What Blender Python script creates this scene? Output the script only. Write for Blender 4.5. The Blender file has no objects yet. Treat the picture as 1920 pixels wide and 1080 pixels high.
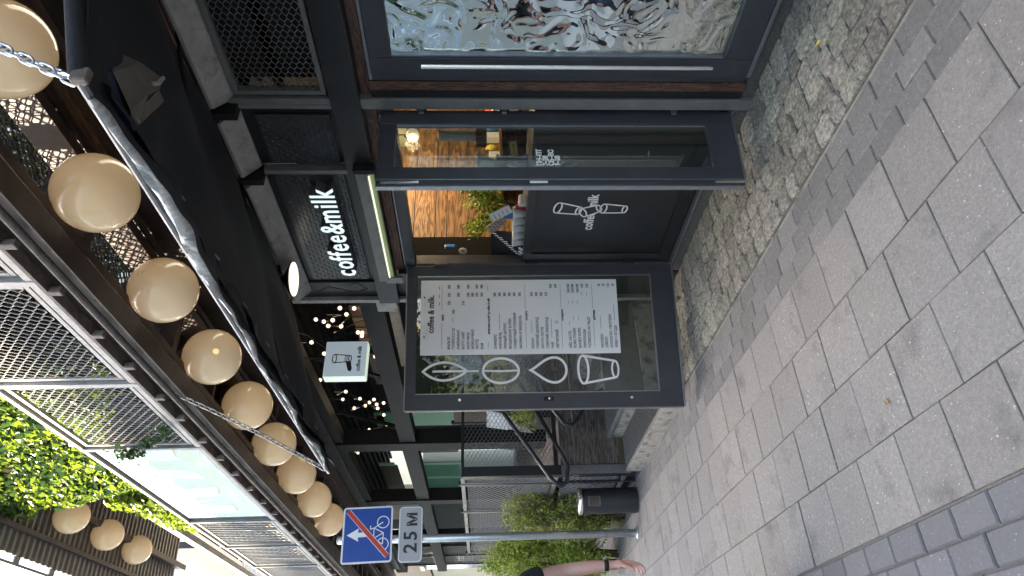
import bpy, math, random
from mathutils import Vector, Matrix
R = math.radians
random.seed(11)
sc = bpy.context.scene
COL = sc.collection
# ---------------------------------------------------------------- camera
EYE = 1.6
cam_d = bpy.data.cameras.new('camera'); cam = bpy.data.objects.new('camera', cam_d); COL.objects.link(cam)
cam_d.sensor_width = 36.0; cam_d.lens = 36.0 * 1275 / 1920; cam_d.clip_start = 0.05; cam_d.clip_end = 600
_p, _r, _y = R(2.7), R(.5), R(32.7)
Fw = Vector((-math.cos(_y) * math.cos(_p), math.sin(_y) * math.cos(_p), -math.sin(_p)))
Rt = Vector((math.sin(_y), math.cos(_y), 0)); Dn = Fw.cross(Rt)
Rt2 = Rt * math.cos(_r) + Dn * math.sin(_r); Dn2 = Dn * math.cos(_r) - Rt * math.sin(_r)
# the phone was held on its side: picture right is down in the world, picture top is to the right
mw = Matrix((Dn2, Rt2, -Fw)).transposed().to_4x4(); mw.translation = (0, 0, EYE)
cam.matrix_world = mw
sc.camera = cam
# ---------------------------------------------------------------- light
world = bpy.data.worlds.new('World'); sc.world = world; world.use_nodes = True
wn = world.node_tree; bg = wn.nodes['Background']
sky = wn.nodes.new('ShaderNodeTexSky'); sky.sky_type = 'NISHITA'; sky.sun_disc = False
SUN = Vector((-0.95, -1.0, 1.5)).normalized()
sky.sun_elevation = math.asin(SUN.z); sky.sun_rotation = math.atan2(SUN.x, SUN.y)
sky.air_density = 1.0; sky.dust_density = 1.5; sky.ozone_density = 1.0
wn.links.new(sky.outputs[0], bg.inputs[0]); bg.inputs[1].default_value = 0.15
sun_d = bpy.data.lights.new('sun', 'SUN'); sun_d.energy = 3.2; sun_d.angle = R(.5); sun_d.color = (1, .95, .87)
sun = bpy.data.objects.new('sun', sun_d); COL.objects.link(sun)
sun.rotation_euler = SUN.to_track_quat('Z', 'Y').to_euler(); sun.location = (0, 0, 30)
sc.view_settings.view_transform = 'Standard'; sc.view_settings.look = 'None'
sc.view_settings.exposure = 3.55; sc.view_settings.gamma = 1; sc.view_settings.use_curve_mapping = False
sc.view_settings.use_white_balance = True; sc.view_settings.white_balance_temperature = 8050; sc.view_settings.white_balance_tint = 12   # camera balanced for open shade
sc.cycles.max_bounces = 8; sc.cycles.transparent_max_bounces = 24

# ---------------------------------------------------------------- materials
def pmat(name, col, rough=.5, metal=0, ns=0, na=0, bs=0, ba=0, rnd=0, rnd_h=0, spec=.5, coat=0, col2=None, c2s=3, c2lo=.5, c2hi=.65, stretch=(1, 1, 1), rvar=0, bdist=.01, col3=None, c3s=200, c3lo=.66, c3hi=.70, emis=None, es=0, trans=0):
    m = bpy.data.materials.new(name); m.use_nodes = True; nt = m.node_tree; N = nt.nodes; L = nt.links
    b = N['Principled BSDF']
    b.inputs['Base Color'].default_value = (*col, 1); b.inputs['Roughness'].default_value = rough; b.inputs['Metallic'].default_value = metal
    b.inputs['Specular IOR Level'].default_value = spec; b.inputs['Coat Weight'].default_value = coat
    if emis: b.inputs['Emission Color'].default_value = (*emis, 1); b.inputs['Emission Strength'].default_value = es
    tc = N.new('ShaderNodeTexCoord'); oi = N.new('ShaderNodeObjectInfo')
    mul = N.new('ShaderNodeMath'); mul.operation = 'MULTIPLY'; mul.inputs[1].default_value = 37.0; L.new(oi.outputs['Random'], mul.inputs[0])
    add = N.new('ShaderNodeVectorMath'); add.operation = 'ADD'; L.new(tc.outputs['Object'], add.inputs[0]); L.new(mul.outputs[0], add.inputs[1])
    mp = N.new('ShaderNodeMapping'); mp.inputs['Scale'].default_value = stretch; L.new(add.outputs[0], mp.inputs[0])
    vec = mp.outputs[0]
    c = N.new('ShaderNodeRGB'); c.outputs[0].default_value = (*col, 1); cur = c.outputs[0]
    def noise(s, det=6, ro=.6):
        n = N.new('ShaderNodeTexNoise'); n.inputs['Scale'].default_value = s; n.inputs['Detail'].default_value = det; n.inputs['Roughness'].default_value = ro
        L.new(vec, n.inputs['Vector']); return n.outputs['Fac']
    if col2:
        mr = N.new('ShaderNodeMapRange'); mr.inputs[1].default_value = c2lo; mr.inputs[2].default_value = c2hi; L.new(noise(c2s), mr.inputs[0])
        mx = N.new('ShaderNodeMix'); mx.data_type = 'RGBA'; L.new(mr.outputs[0], mx.inputs[0]); L.new(cur, mx.inputs[6]); mx.inputs[7].default_value = (*col2, 1); cur = mx.outputs[2]
    if col3:
        mr = N.new('ShaderNodeMapRange'); mr.inputs[1].default_value = c3lo; mr.inputs[2].default_value = c3hi; L.new(noise(c3s, 2, .5), mr.inputs[0])
        mx = N.new('ShaderNodeMix'); mx.data_type = 'RGBA'; L.new(mr.outputs[0], mx.inputs[0]); L.new(cur, mx.inputs[6]); mx.inputs[7].default_value = (*col3, 1); cur = mx.outputs[2]
    val = None
    if ns:
        mr = N.new('ShaderNodeMapRange'); mr.inputs[1].default_value = .25; mr.inputs[2].default_value = .75; mr.inputs[3].default_value = 1 - na; mr.inputs[4].default_value = 1 + na
        L.new(noise(ns, 8, .7), mr.inputs[0]); val = mr.outputs[0]
    if rnd:
        mr2 = N.new('ShaderNodeMapRange'); mr2.inputs[3].default_value = 1 - rnd; mr2.inputs[4].default_value = 1 + rnd; L.new(oi.outputs['Random'], mr2.inputs[0])
        if val:
            mm = N.new('ShaderNodeMath'); mm.operation = 'MULTIPLY'; L.new(val, mm.inputs[0]); L.new(mr2.outputs[0], mm.inputs[1]); val = mm.outputs[0]
        else: val = mr2.outputs[0]
    if val or rnd_h:
        hs = N.new('ShaderNodeHueSaturation'); L.new(cur, hs.inputs['Color'])
        if val: L.new(val, hs.inputs['Value'])
        if rnd_h:
            m3 = N.new('ShaderNodeMath'); m3.operation = 'MULTIPLY'; m3.inputs[1].default_value = 7.31; L.new(oi.outputs['Random'], m3.inputs[0])
            m4 = N.new('ShaderNodeMath'); m4.operation = 'FRACT'; L.new(m3.outputs[0], m4.inputs[0])
            m5 = N.new('ShaderNodeMapRange'); m5.inputs[3].default_value = .5 - rnd_h; m5.inputs[4].default_value = .5 + rnd_h; L.new(m4.outputs[0], m5.inputs[0]); L.new(m5.outputs[0], hs.inputs['Hue'])
        cur = hs.outputs[0]
    L.new(cur, b.inputs['Base Color'])
    if rvar:
        mr = N.new('ShaderNodeMapRange'); mr.inputs[1].default_value = .3; mr.inputs[2].default_value = .7; mr.inputs[3].default_value = max(0, rough - rvar); mr.inputs[4].default_value = min(1, rough + rvar)
        L.new(noise(9), mr.inputs[0]); L.new(mr.outputs[0], b.inputs['Roughness'])
    if bs:
        bp = N.new('ShaderNodeBump'); bp.inputs['Strength'].default_value = ba; bp.inputs['Distance'].default_value = bdist
        L.new(noise(bs, 8, .65), bp.inputs['Height']); L.new(bp.outputs[0], b.inputs['Normal'])
    if trans:
        tr = N.new('ShaderNodeBsdfTranslucent'); L.new(cur, tr.inputs[0]); ms = N.new('ShaderNodeMixShader'); ms.inputs[0].default_value = trans
        L.new(b.outputs[0], ms.inputs[1]); L.new(tr.outputs[0], ms.inputs[2]); L.new(ms.outputs[0], N['Material Output'].inputs[0])
    return m

def glassmat(name, tint=(.9, .95, .93), refl=.08, edge=.7, wave=0, wscale=4, tr=.9, dirt=0, rough=.01, gtint=(1, 1, 1)):
    m = bpy.data.materials.new(name); m.use_nodes = True; nt = m.node_tree; N = nt.nodes; L = nt.links; N.clear()
    out = N.new('ShaderNodeOutputMaterial'); t = N.new('ShaderNodeBsdfTransparent'); t.inputs[0].default_value = (tint[0] * tr, tint[1] * tr, tint[2] * tr, 1)
    g = N.new('ShaderNodeBsdfGlossy'); g.inputs['Roughness'].default_value = rough; g.inputs['Color'].default_value = (*gtint, 1)
    lw = N.new('ShaderNodeLayerWeight'); lw.inputs[0].default_value = .5
    mr = N.new('ShaderNodeMapRange'); mr.inputs[1].default_value = .1; mr.inputs[3].default_value = refl; mr.inputs[4].default_value = edge; L.new(lw.outputs['Facing'], mr.inputs[0])
    ms = N.new('ShaderNodeMixShader'); L.new(mr.outputs[0], ms.inputs[0]); L.new(t.outputs[0], ms.inputs[1]); L.new(g.outputs[0], ms.inputs[2])
    cur = ms.outputs[0]
    tc = N.new('ShaderNodeTexCoord')
    if wave:
        n = N.new('ShaderNodeTexNoise'); n.inputs['Scale'].default_value = wscale; n.inputs['Detail'].default_value = 1.0; n.inputs['Distortion'].default_value = .9
        L.new(tc.outputs['Object'], n.inputs['Vector'])
        bp = N.new('ShaderNodeBump'); bp.inputs['Strength'].default_value = 1; bp.inputs['Distance'].default_value = wave; L.new(n.outputs[0], bp.inputs['Height']); L.new(bp.outputs[0], g.inputs['Normal'])
    if dirt:
        n = N.new('ShaderNodeTexNoise'); n.inputs['Scale'].default_value = 12; n.inputs['Detail'].default_value = 8; L.new(tc.outputs['Object'], n.inputs['Vector'])
        mr2 = N.new('ShaderNodeMapRange'); mr2.inputs[1].default_value = .4; mr2.inputs[2].default_value = .8; mr2.inputs[4].default_value = dirt; L.new(n.outputs[0], mr2.inputs[0])
        d = N.new('ShaderNodeBsdfDiffuse'); d.inputs[0].default_value = (.5, .5, .48, 1); m2 = N.new('ShaderNodeMixShader'); L.new(mr2.outputs[0], m2.inputs[0]); L.new(cur, m2.inputs[1]); L.new(d.outputs[0], m2.inputs[2]); cur = m2.outputs[0]
    L.new(cur, out.inputs[0]); return m

def emat(name, col, s):
    m = bpy.data.materials.new(name); m.use_nodes = True; nt = m.node_tree; b = nt.nodes['Principled BSDF']
    b.inputs['Base Color'].default_value = (*[min(1, c * .8) for c in col], 1); b.inputs['Emission Color'].default_value = (*col, 1); b.inputs['Emission Strength'].default_value = s; b.inputs['Roughness'].default_value = .4
    return m

def woodmat(name, c1, c2, scale=(1, 8, 8), rough=.55, ba=.3, ring=3.0, rnd=.15):
    m = bpy.data.materials.new(name); m.use_nodes = True; nt = m.node_tree; N = nt.nodes; L = nt.links; b = N['Principled BSDF']; b.inputs['Roughness'].default_value = rough
    tc = N.new('ShaderNodeTexCoord'); oi = N.new('ShaderNodeObjectInfo'); mul = N.new('ShaderNodeMath'); mul.operation = 'MULTIPLY'; mul.inputs[1].default_value = 23; L.new(oi.outputs['Random'], mul.inputs[0])
    add = N.new('ShaderNodeVectorMath'); L.new(tc.outputs['Object'], add.inputs[0]); L.new(mul.outputs[0], add.inputs[1])
    mp = N.new('ShaderNodeMapping'); mp.inputs['Scale'].default_value = scale; L.new(add.outputs[0], mp.inputs[0])
    n = N.new('ShaderNodeTexNoise'); n.inputs['Scale'].default_value = ring; n.inputs['Detail'].default_value = 3; n.inputs['Distortion'].default_value = 1.2; L.new(mp.outputs[0], n.inputs['Vector'])
    w = N.new('ShaderNodeMath'); w.operation = 'MULTIPLY'; w.inputs[1].default_value = 38; L.new(n.outputs[0], w.inputs[0])
    s = N.new('ShaderNodeMath'); s.operation = 'SINE'; L.new(w.outputs[0], s.inputs[0])
    n2 = N.new('ShaderNodeTexNoise'); n2.inputs['Scale'].default_value = 14; n2.inputs['Detail'].default_value = 8; L.new(mp.outputs[0], n2.inputs['Vector'])
    mr = N.new('ShaderNodeMapRange'); mr.inputs[1].default_value = -1; L.new(s.outputs[0], mr.inputs[0])
    mx0 = N.new('ShaderNodeMath'); mx0.operation = 'MULTIPLY'; L.new(mr.outputs[0], mx0.inputs[0]); L.new(n2.outputs[0], mx0.inputs[1])
    mr3 = N.new('ShaderNodeMapRange'); mr3.inputs[1].default_value = .05; mr3.inputs[2].default_value = .55; L.new(mx0.outputs[0], mr3.inputs[0])
    mx = N.new('ShaderNodeMix'); mx.data_type = 'RGBA'; L.new(mr3.outputs[0], mx.inputs[0]); mx.inputs[6].default_value = (*c1, 1); mx.inputs[7].default_value = (*c2, 1)
    hs = N.new('ShaderNodeHueSaturation'); L.new(mx.outputs[2], hs.inputs['Color']); mr4 = N.new('ShaderNodeMapRange'); mr4.inputs[3].default_value = 1 - rnd; mr4.inputs[4].default_value = 1 + rnd
    L.new(oi.outputs['Random'], mr4.inputs[0]); L.new(mr4.outputs[0], hs.inputs['Value']); L.new(hs.outputs[0], b.inputs['Base Color'])
    bp = N.new('ShaderNodeBump'); bp.inputs['Strength'].default_value = ba; bp.inputs['Distance'].default_value = .003; L.new(mx0.outputs[0], bp.inputs['Height']); L.new(bp.outputs[0], b.inputs['Normal'])
    return m

M = {}
M['slab'] = pmat('slab', (.212, .200, .182), .88, ns=70, na=.30, bs=150, ba=.9, bdist=.005, rnd=.08, rnd_h=.004, col3=(.42, .40, .38), c3s=75, c3lo=.69, c3hi=.72, col2=(.125, .118, .112), c2s=4.5, c2lo=.56, c2hi=.74)
M['brick_dark'] = pmat('paver_dark', (.118, .119, .125), .75, col3=(.34, .35, .37), c3s=90, c3lo=.70, c3hi=.73, ns=60, na=.16, bs=160, ba=.4, bdist=.003, rnd=.10, rnd_h=.01)
M['brick_light'] = pmat('paver_light', (.150, .146, .138), .85, col3=(.34, .33, .31), c3s=85, c3lo=.69, c3hi=.72, ns=55, na=.32, bs=120, ba=.5, bdist=.004, rnd=.16, rnd_h=.015, col2=(.15, .14, .125), c2s=9, c2lo=.58, c2hi=.75)
M['cobble'] = pmat('granite_sett', (.165, .153, .128), .92, ns=60, na=.4, bs=60, ba=1.0, bdist=.010, rnd=.28, rnd_h=.03, col2=(.31, .295, .245), c2s=46, c2lo=.42, c2hi=.60)
M['mortar'] = pmat('mortar', (.24, .23, .205), .95, ns=60, na=.3, bs=90, ba=.8, bdist=.006, col2=(.12, .11, .1), c2s=6)
M['mortar_dark'] = pmat('joint_sand', (.15, .138, .12), .95, ns=60, na=.4, bs=90, ba=.8)
M['asphalt'] = pmat('asphalt', (.055, .055, .056), .9, ns=90, na=.3, bs=140, ba=.6)
M['kerb'] = pmat('kerb', (.32, .31, .3), .85, ns=30, na=.15, bs=90, ba=.4)
M['black'] = pmat('black_steel', (.023, .025, .027), .40, ns=3, na=.35, bs=60, ba=.12, bdist=.002, rvar=.1)
M['black2'] = pmat('matt_black', (.009, .009, .010), .7, ns=6, na=.4)
M['paint'] = pmat('door_paint', (.044, .047, .058), .40, ns=4, na=.2, bs=150, ba=.1, bdist=.001, rvar=.1, col2=(.075, .078, .09), c2s=11, c2lo=.62, c2hi=.8)
M['edge'] = pmat('edge_alu', (.30, .32, .36), .3, metal=.8, ns=20, na=.2)
M['chrome'] = pmat('brushed_steel', (.92, .92, .92), .22, metal=1, ns=8, na=.05)
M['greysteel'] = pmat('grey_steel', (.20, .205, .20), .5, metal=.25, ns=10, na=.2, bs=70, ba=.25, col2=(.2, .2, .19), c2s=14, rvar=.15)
M['greylit'] = pmat('lit_grey_steel', (.34, .33, .31), .5, metal=.2, ns=12, na=.25, col2=(.17, .15, .13), c2s=11, c2lo=.55, c2hi=.75)  # paler copy of the grey steel; lit look put into the colour
M['galv'] = pmat('galvanised', (.50, .54, .56), .35, metal=.75, ns=25, na=.15, bs=40, ba=.1)
M['brown'] = pmat('brown_steel', (.075, .052, .043), .5, ns=7, na=.45, bs=30, ba=.2, col2=(.12, .085, .066), c2s=6, c2lo=.55, c2hi=.75)
M['rust'] = pmat('rusty_flange', (.14, .11, .09), .7, ns=14, na=.5, bs=40, ba=.5)
M['pergola'] = pmat('pergola_black', (.010, .0105, .012), .6, ns=5, na=.3, spec=.25)
M['meshm'] = pmat('mesh_steel', (.27, .265, .255), .45, metal=.35, ns=20, na=.2)
M['meshd'] = pmat('mesh_dark', (.07, .065, .06), .45, metal=.4)
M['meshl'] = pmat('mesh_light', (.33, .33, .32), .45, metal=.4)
M['tread'] = pmat('tread_plate', (.10, .105, .11), .33, metal=.55, ns=5, na=.25, rvar=.08)
M['canvas'] = pmat('black_canvas', (.011, .012, .015), .75, ns=4, na=.3, bs=3, ba=.6, bdist=.03)
M['canvas_worn'] = pmat('worn_canvas', (.13, .115, .10), .7, ns=6, na=.4, bs=10, ba=.6, bdist=.02)
M['canvas_blue'] = pmat('blue_canvas', (.01, .016, .05), .7)
M['hem'] = pmat('silver_hem', (.42, .42, .41), .38, metal=.35, ns=18, na=.5, bs=22, ba=.8, bdist=.012, stretch=(3, 1, 1))
M['globe'] = pmat('opal_globe', (.91, .67, .40), .15, ns=3, na=.05, spec=.5, coat=.6, col2=(.93, .76, .54), c2s=1.6, c2lo=.4, c2hi=.7, emis=(1, .70, .42), es=.016)
M['globe_dirt'] = pmat('globe_dust', (.35, .24, .12), .8)
M['wood_warm'] = woodmat('warm_planks', (.075, .036, .016), (.25, .135, .058), (4, .55, 5), .5)
M['wood_brown'] = woodmat('brown_batten', (.06, .028, .02), (.19, .09, .062), (9, 9, 1.2), .6)
M['wood_brown_h'] = woodmat('brown_batten_h', (.06, .03, .022), (.17, .085, .06), (1.2, 9, 9), .6)
M['wood_beam'] = woodmat('soffit_batten', (.10, .055, .03), (.21, .12, .07), (1, 9, 9), .6)
M['wood_deck'] = woodmat('weathered_plank', (.06, .05, .045), (.19, .16, .14), (9, 1, 9), .75, ring=2)
M['wood_red'] = woodmat('reddish_slat', (.13, .05, .035), (.28, .12, .09), (9, 9, 1), .6)
M['wood_tan'] = woodmat('tan_strip', (.18, .11, .05), (.34, .23, .12), (9, 9, 1), .6)
M['wood_pink'] = woodmat('pinkish_slat', (.22, .15, .12), (.38, .28, .24), (9, 9, 1), .6)
M['olive'] = pmat('olive_panel', (.135, .135, .088), .6, ns=5, na=.15)
M['glass'] = glassmat('clear_glass', refl=.05, edge=.75, tr=.86, dirt=.02)
M['glass_d'] = glassmat('dark_glass', (.75, .80, .78), refl=.06, edge=.6, tr=.88, dirt=.015)
M['mirror'] = glassmat('wavy_mirror_glass', (.16, .2, .19), refl=.62, edge=.9, wave=.013, wscale=6.2, tr=1, gtint=(.90, 1, .97), dirt=.03)
M['glass_rail'] = glassmat('railing_glass', (.5, .56, .55), refl=.42, edge=.66, wave=.0009, wscale=2.4, tr=.6, dirt=.006, gtint=(.86, .97, .94))
M['white'] = pmat('white_paint', (.78, .78, .77), .5, ns=5, na=.05)
M['print_white'] = pmat('white_print', (.86, .86, .86), .5)
M['print_black'] = pmat('black_print', (.03, .03, .032), .5)
M['board'] = pmat('menu_card', (.90, .90, .91), .55, ns=1.5, na=.05)
M['paper'] = pmat('paper', (.62, .62, .6), .7)
M['letter'] = emat('letter_face', (.62, .84, 1.0), .095)
M['letter_side'] = pmat('letter_side', (.16, .15, .14), .45, metal=.3)
M['tube'] = emat('tube_glow', (.88, 1.0, .86), .10)
M['tube2'] = pmat('green_diffuser', (.26, .36, .19), .35, emis=(.6, .8, .4), es=.006)
M['boxlight'] = emat('lightbox_face', (.50, .66, .82), .034)
M['boxside'] = emat('lightbox_side', (.7, .95, .85), .06)
M['bulb'] = emat('bulb_glow', (1, .90, .76), .18)
M['disc'] = emat('disc_glow', (1, 1, .95), .12)
M['glow'] = emat('filament_glow', (1, .65, .35), .09)
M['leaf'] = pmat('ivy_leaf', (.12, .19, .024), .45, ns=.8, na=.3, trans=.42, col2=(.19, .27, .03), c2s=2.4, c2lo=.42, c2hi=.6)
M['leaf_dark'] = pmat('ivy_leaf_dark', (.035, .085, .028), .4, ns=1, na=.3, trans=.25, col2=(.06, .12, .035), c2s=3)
M['bush'] = pmat('bush_leaf', (.30, .38, .07), .6, ns=3, na=.3, trans=.35, col2=(.42, .48, .11), c2s=4)
M['bush_b'] = pmat('bush_leaf_brown', (.27, .24, .12), .6, ns=3, na=.3, trans=.35, col2=(.26, .33, .09), c2s=6, c2lo=.42, c2hi=.58)
M['tree'] = pmat('tree_leaf', (.055, .11, .03), .5, ns=1.5, na=.3, trans=.3)
M['bark'] = pmat('bark', (.09, .065, .045), .9, ns=20, na=.4, bs=30, ba=.6)
M['stem'] = pmat('stem', (.10, .08, .04), .8)
M['skin'] = pmat('skin', (.50, .30, .235), .5, ns=16, na=.10, bs=80, ba=.12, bdist=.002, col2=(.56, .28, .23), c2s=7)
M['nail'] = pmat('nail', (.66, .44, .40), .3)
M['tee'] = pmat('black_tee', (.014, .015, .02), .85, bs=9, ba=.5, bdist=.02)
M['jeans'] = pmat('jeans', (.03, .04, .07), .85, bs=60, ba=.3)
M['hair'] = pmat('hair', (.03, .02, .015), .6)
M['cloth'] = pmat('white_cloth', (.72, .75, .80), .8, bs=4, ba=.5, bdist=.02)
M['sign_blue'] = pmat('sign_blue', (.008, .075, .34), .35, ns=3, na=.08)
M['sign_red'] = pmat('sign_red', (.60, .06, .045), .4)
M['sign_grey'] = pmat('sign_grey', (.42, .43, .43), .45, ns=3, na=.05)
M['conc'] = pmat('concrete', (.36, .34, .30), .9, ns=18, na=.3, bs=50, ba=.7, bdist=.006, col2=(.15, .14, .125), c2s=12)
M['stone'] = pmat('stone_base', (.10, .097, .09), .85, ns=40, na=.4, bs=60, ba=.8, bdist=.006)
M['beige'] = pmat('beige_wall', (.46, .42, .35), .9, ns=3, na=.08, bs=40, ba=.2)
M['cream'] = pmat('cream_wall', (.62, .56, .42), .9, ns=3, na=.1)
M['greyblue'] = pmat('grey_facade', (.40, .43, .41), .85, ns=1, na=.08)
M['bluewhite'] = pmat('pale_blue_sheet', (.42, .48, .55), .5)
M['corr'] = pmat('corrugated_grey', (.20, .18, .165), .5, metal=.1, ns=4, na=.15)
M['greenglass'] = pmat('green_panel', (.14, .42, .28), .35, ns=2, na=.3)
M['greenpale'] = pmat('pale_green_frame', (.45, .85, .62), .5, ns=2, na=.1)  # pale green of the window frames
M['plasticblue'] = pmat('blue_plastic', (.03, .16, .40), .4)
M['red'] = pmat('red_pack', (.5, .05, .05), .4)
M['yellow'] = pmat('yellow_card', (.75, .55, .10), .6)
M['copper'] = pmat('copper', (.5, .25, .13), .35, metal=.7)
M['lining'] = pmat('dull_lining', (.008, .008, .008), .95, spec=.1)
M['plaza'] = pmat('plaza_paving', (.30, .29, .27), .9, ns=2, na=.1)
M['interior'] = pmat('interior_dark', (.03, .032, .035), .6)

# ---------------------------------------------------------------- mesh helpers
ORG = {}
class MB:
    def __init__(s): s.v = []; s.f = []; s.m = []; s.mi = 0
    def add(s, vs, fs, T=None):
        b = len(s.v)
        s.v += [tuple(T @ Vector(p)) for p in vs] if T is not None else [tuple(p) for p in vs]
        s.f += [tuple(b + i for i in f) for f in fs]; s.m += [s.mi] * len(fs); return s
    def box(s, x0, x1, y0, y1, z0, z1, T=None):
        if x0 > x1: x0, x1 = x1, x0
        if y0 > y1: y0, y1 = y1, y0
        if z0 > z1: z0, z1 = z1, z0
        return s.add([(x0, y0, z0), (x1, y0, z0), (x1, y1, z0), (x0, y1, z0), (x0, y0, z1), (x1, y0, z1), (x1, y1, z1), (x0, y1, z1)],
                     [(0, 3, 2, 1), (4, 5, 6, 7), (0, 1, 5, 4), (1, 2, 6, 5), (2, 3, 7, 6), (3, 0, 4, 7)], T)
    def bar(s, p, q, w, h=None):
        p = Vector(p); q = Vector(q); d = (q - p); l = d.length; h = h or w
        T = Matrix.Translation(p) @ d.to_track_quat('X', 'Z').to_matrix().to_4x4()
        return s.box(0, l, -w / 2, w / 2, -h / 2, h / 2, T)
    def tube(s, pts, r, n=8, closed=False, cap=True):
        pts = [Vector(p) for p in pts]; k = len(pts); rr = r if hasattr(r, '__len__') else [r] * k
        vs = []; up = None
        for i, p in enumerate(pts):
            a = pts[(i - 1) % k] if (closed or i) else p; b = pts[(i + 1) % k] if (closed or i < k - 1) else p
            d = (b - a).normalized()
            if up is None:
                up = Vector((0, 0, 1)) if abs(d.z) < .9 else Vector((1, 0, 0))
            x = up.cross(d)
            if x.length < 1e-4: x = Vector((1, .1, 0)).cross(d)
            x.normalize(); y = d.cross(x); up = y
            vs += [p + (x * math.cos(t) + y * math.sin(t)) * rr[i] for t in [2 * math.pi * j / n for j in range(n)]]
        fs = []
        for i in range(k if closed else k - 1):
            a = i * n; b = ((i + 1) % k) * n
            fs += [(a + j, a + (j + 1) % n, b + (j + 1) % n, b + j) for j in range(n)]
        if cap and not closed: fs += [tuple(range(n - 1, -1, -1)), tuple(range((k - 1) * n, k * n))]
        return s.add(vs, fs)
    def sphere(s, c, r, nu=24, nv=16, sc=(1, 1, 1)):
        vs = [(c[0], c[1], c[2] + r * sc[2])]
        for i in range(1, nv):
            a = math.pi * i / nv
            vs += [(c[0] + r * sc[0] * math.sin(a) * math.cos(2 * math.pi * j / nu), c[1] + r * sc[1] * math.sin(a) * math.sin(2 * math.pi * j / nu), c[2] + r * sc[2] * math.cos(a)) for j in range(nu)]
        vs.append((c[0], c[1], c[2] - r * sc[2])); e = len(vs) - 1; fs = []
        for j in range(nu):
            fs.append((0, 1 + j, 1 + (j + 1) % nu)); q = 1 + (nv - 2) * nu; fs.append((e, q + (j + 1) % nu, q + j))
            for i in range(nv - 2):
                a = 1 + i * nu; b = a + nu; fs.append((a + j, b + j, b + (j + 1) % nu, a + (j + 1) % nu))
        return s.add(vs, fs)
    def lathe(s, prof, c=(0, 0, 0), n=24):
        vs = []; k = len(prof)
        for (r, z) in prof: vs += [(c[0] + r * math.cos(2 * math.pi * j / n), c[1] + r * math.sin(2 * math.pi * j / n), c[2] + z) for j in range(n)]
        fs = [(i * n + j, i * n + (j + 1) % n, (i + 1) * n + (j + 1) % n, (i + 1) * n + j) for i in range(k - 1) for j in range(n)]
        fs += [tuple(range(n - 1, -1, -1)), tuple(range((k - 1) * n, k * n))]
        return s.add(vs, fs)
    def prism(s, poly, t0, t1, T=None):          # polygon in x,y extruded along z
        n = len(poly)
        return s.add([(x, y, t0) for x, y in poly] + [(x, y, t1) for x, y in poly],
                     [tuple(range(n - 1, -1, -1)), tuple(range(n, 2 * n))] + [(i, (i + 1) % n, n + (i + 1) % n, n + i) for i in range(n)], T)
    def ribbon(s, pts, w, t, T=None, closed=False):  # flat stroke in x,y, thickness t along z
        pts = [Vector((p[0], p[1])) for p in pts]; k = len(pts); L_ = []; R_ = []
        for i, p in enumerate(pts):
            a = pts[(i - 1) % k] if (closed or i) else p; b = pts[(i + 1) % k] if (closed or i < k - 1) else p
            d = (b - a)
            d = d.normalized() if d.length else Vector((1, 0))
            n = Vector((-d.y, d.x)); 
            if (closed or 0 < i < k - 1):
                d1 = (p - a).normalized(); c = max(.45, abs(Vector((-d1.y, d1.x)).dot(n))); n = n / c
            L_.append(p + n * w / 2); R_.append(p - n * w / 2)
        vs = [(*q, 0) for q in L_] + [(*q, 0) for q in R_] + [(*q, t) for q in L_] + [(*q, t) for q in R_]
        fs = []
        for i in range(k if closed else k - 1):
            j = (i + 1) % k
            fs += [(2 * k + i, 3 * k + i, 3 * k + j, 2 * k + j), (i, j, k + j, k + i), (i, 2 * k + i, 2 * k + j, j), (k + i, k + j, 3 * k + j, 3 * k + i)]
        return s.add(vs, fs, T)
    def text(s, body, size, T, ext=0, off=0, align='LEFT', sx=1.0):
        c = bpy.data.curves.new('t', 'FONT'); c.body = body; c.size = size; c.extrude = ext; c.offset = off; c.align_x = align; c.resolution_u = 2
        o = bpy.data.objects.new('t', c); me = bpy.data.meshes.new_from_object(o)
        s.add([(v.co.x * sx, v.co.y, v.co.z) for v in me.vertices], [tuple(p.vertices) for p in me.polygons], T)
        w = max([v.co.x for v in me.vertices] or [0]) * sx
        bpy.data.objects.remove(o); bpy.data.curves.remove(c); bpy.data.meshes.remove(me); return w
    def build(s, name, mats, parent=None, org=None, smooth=False, bev=0, **kw):
        if parent is not None: org = ORG.get(parent.name, Vector((0, 0, 0)))
        org = Vector(org) if org is not None else Vector((0, 0, 0))
        me = bpy.data.meshes.new(name); me.from_pydata([(a - org.x, b - org.y, c - org.z) for a, b, c in s.v], [], s.f)
        if not isinstance(mats, (list, tuple)): mats = [mats]
        for m in mats: me.materials.append(m)
        if len(mats) > 1: me.polygons.foreach_set('material_index', s.m)
        if smooth: me.polygons.foreach_set('use_smooth', [True] * len(me.polygons))
        me.update(); o = bpy.data.objects.new(name, me); COL.objects.link(o)
        if parent is not None: o.parent = parent
        else: o.location = org
        ORG[o.name] = org
        if bev:
            b = o.modifiers.new('bevel', 'BEVEL'); b.width = bev; b.segments = 2; b.limit_method = 'ANGLE'; b.angle_limit = R(40)
        for k_, v_ in kw.items(): o[k_] = v_
        return o
def thing(name, label, cat, loc=(0, 0, 0), rotz=0, group=None, local=False):
    o = bpy.data.objects.new(name, None); COL.objects.link(o); o.location = loc; o.rotation_euler = (0, 0, rotz); o.empty_display_size = .2
    o['label'] = label; o['category'] = cat
    if group: o['group'] = group
    ORG[o.name] = Vector((0, 0, 0)) if (local or rotz) else Vector(loc)
    return o
def tag(o, label, cat, group=None):
    o['label'] = label; o['category'] = cat
    if group: o['group'] = group
    return o
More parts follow.
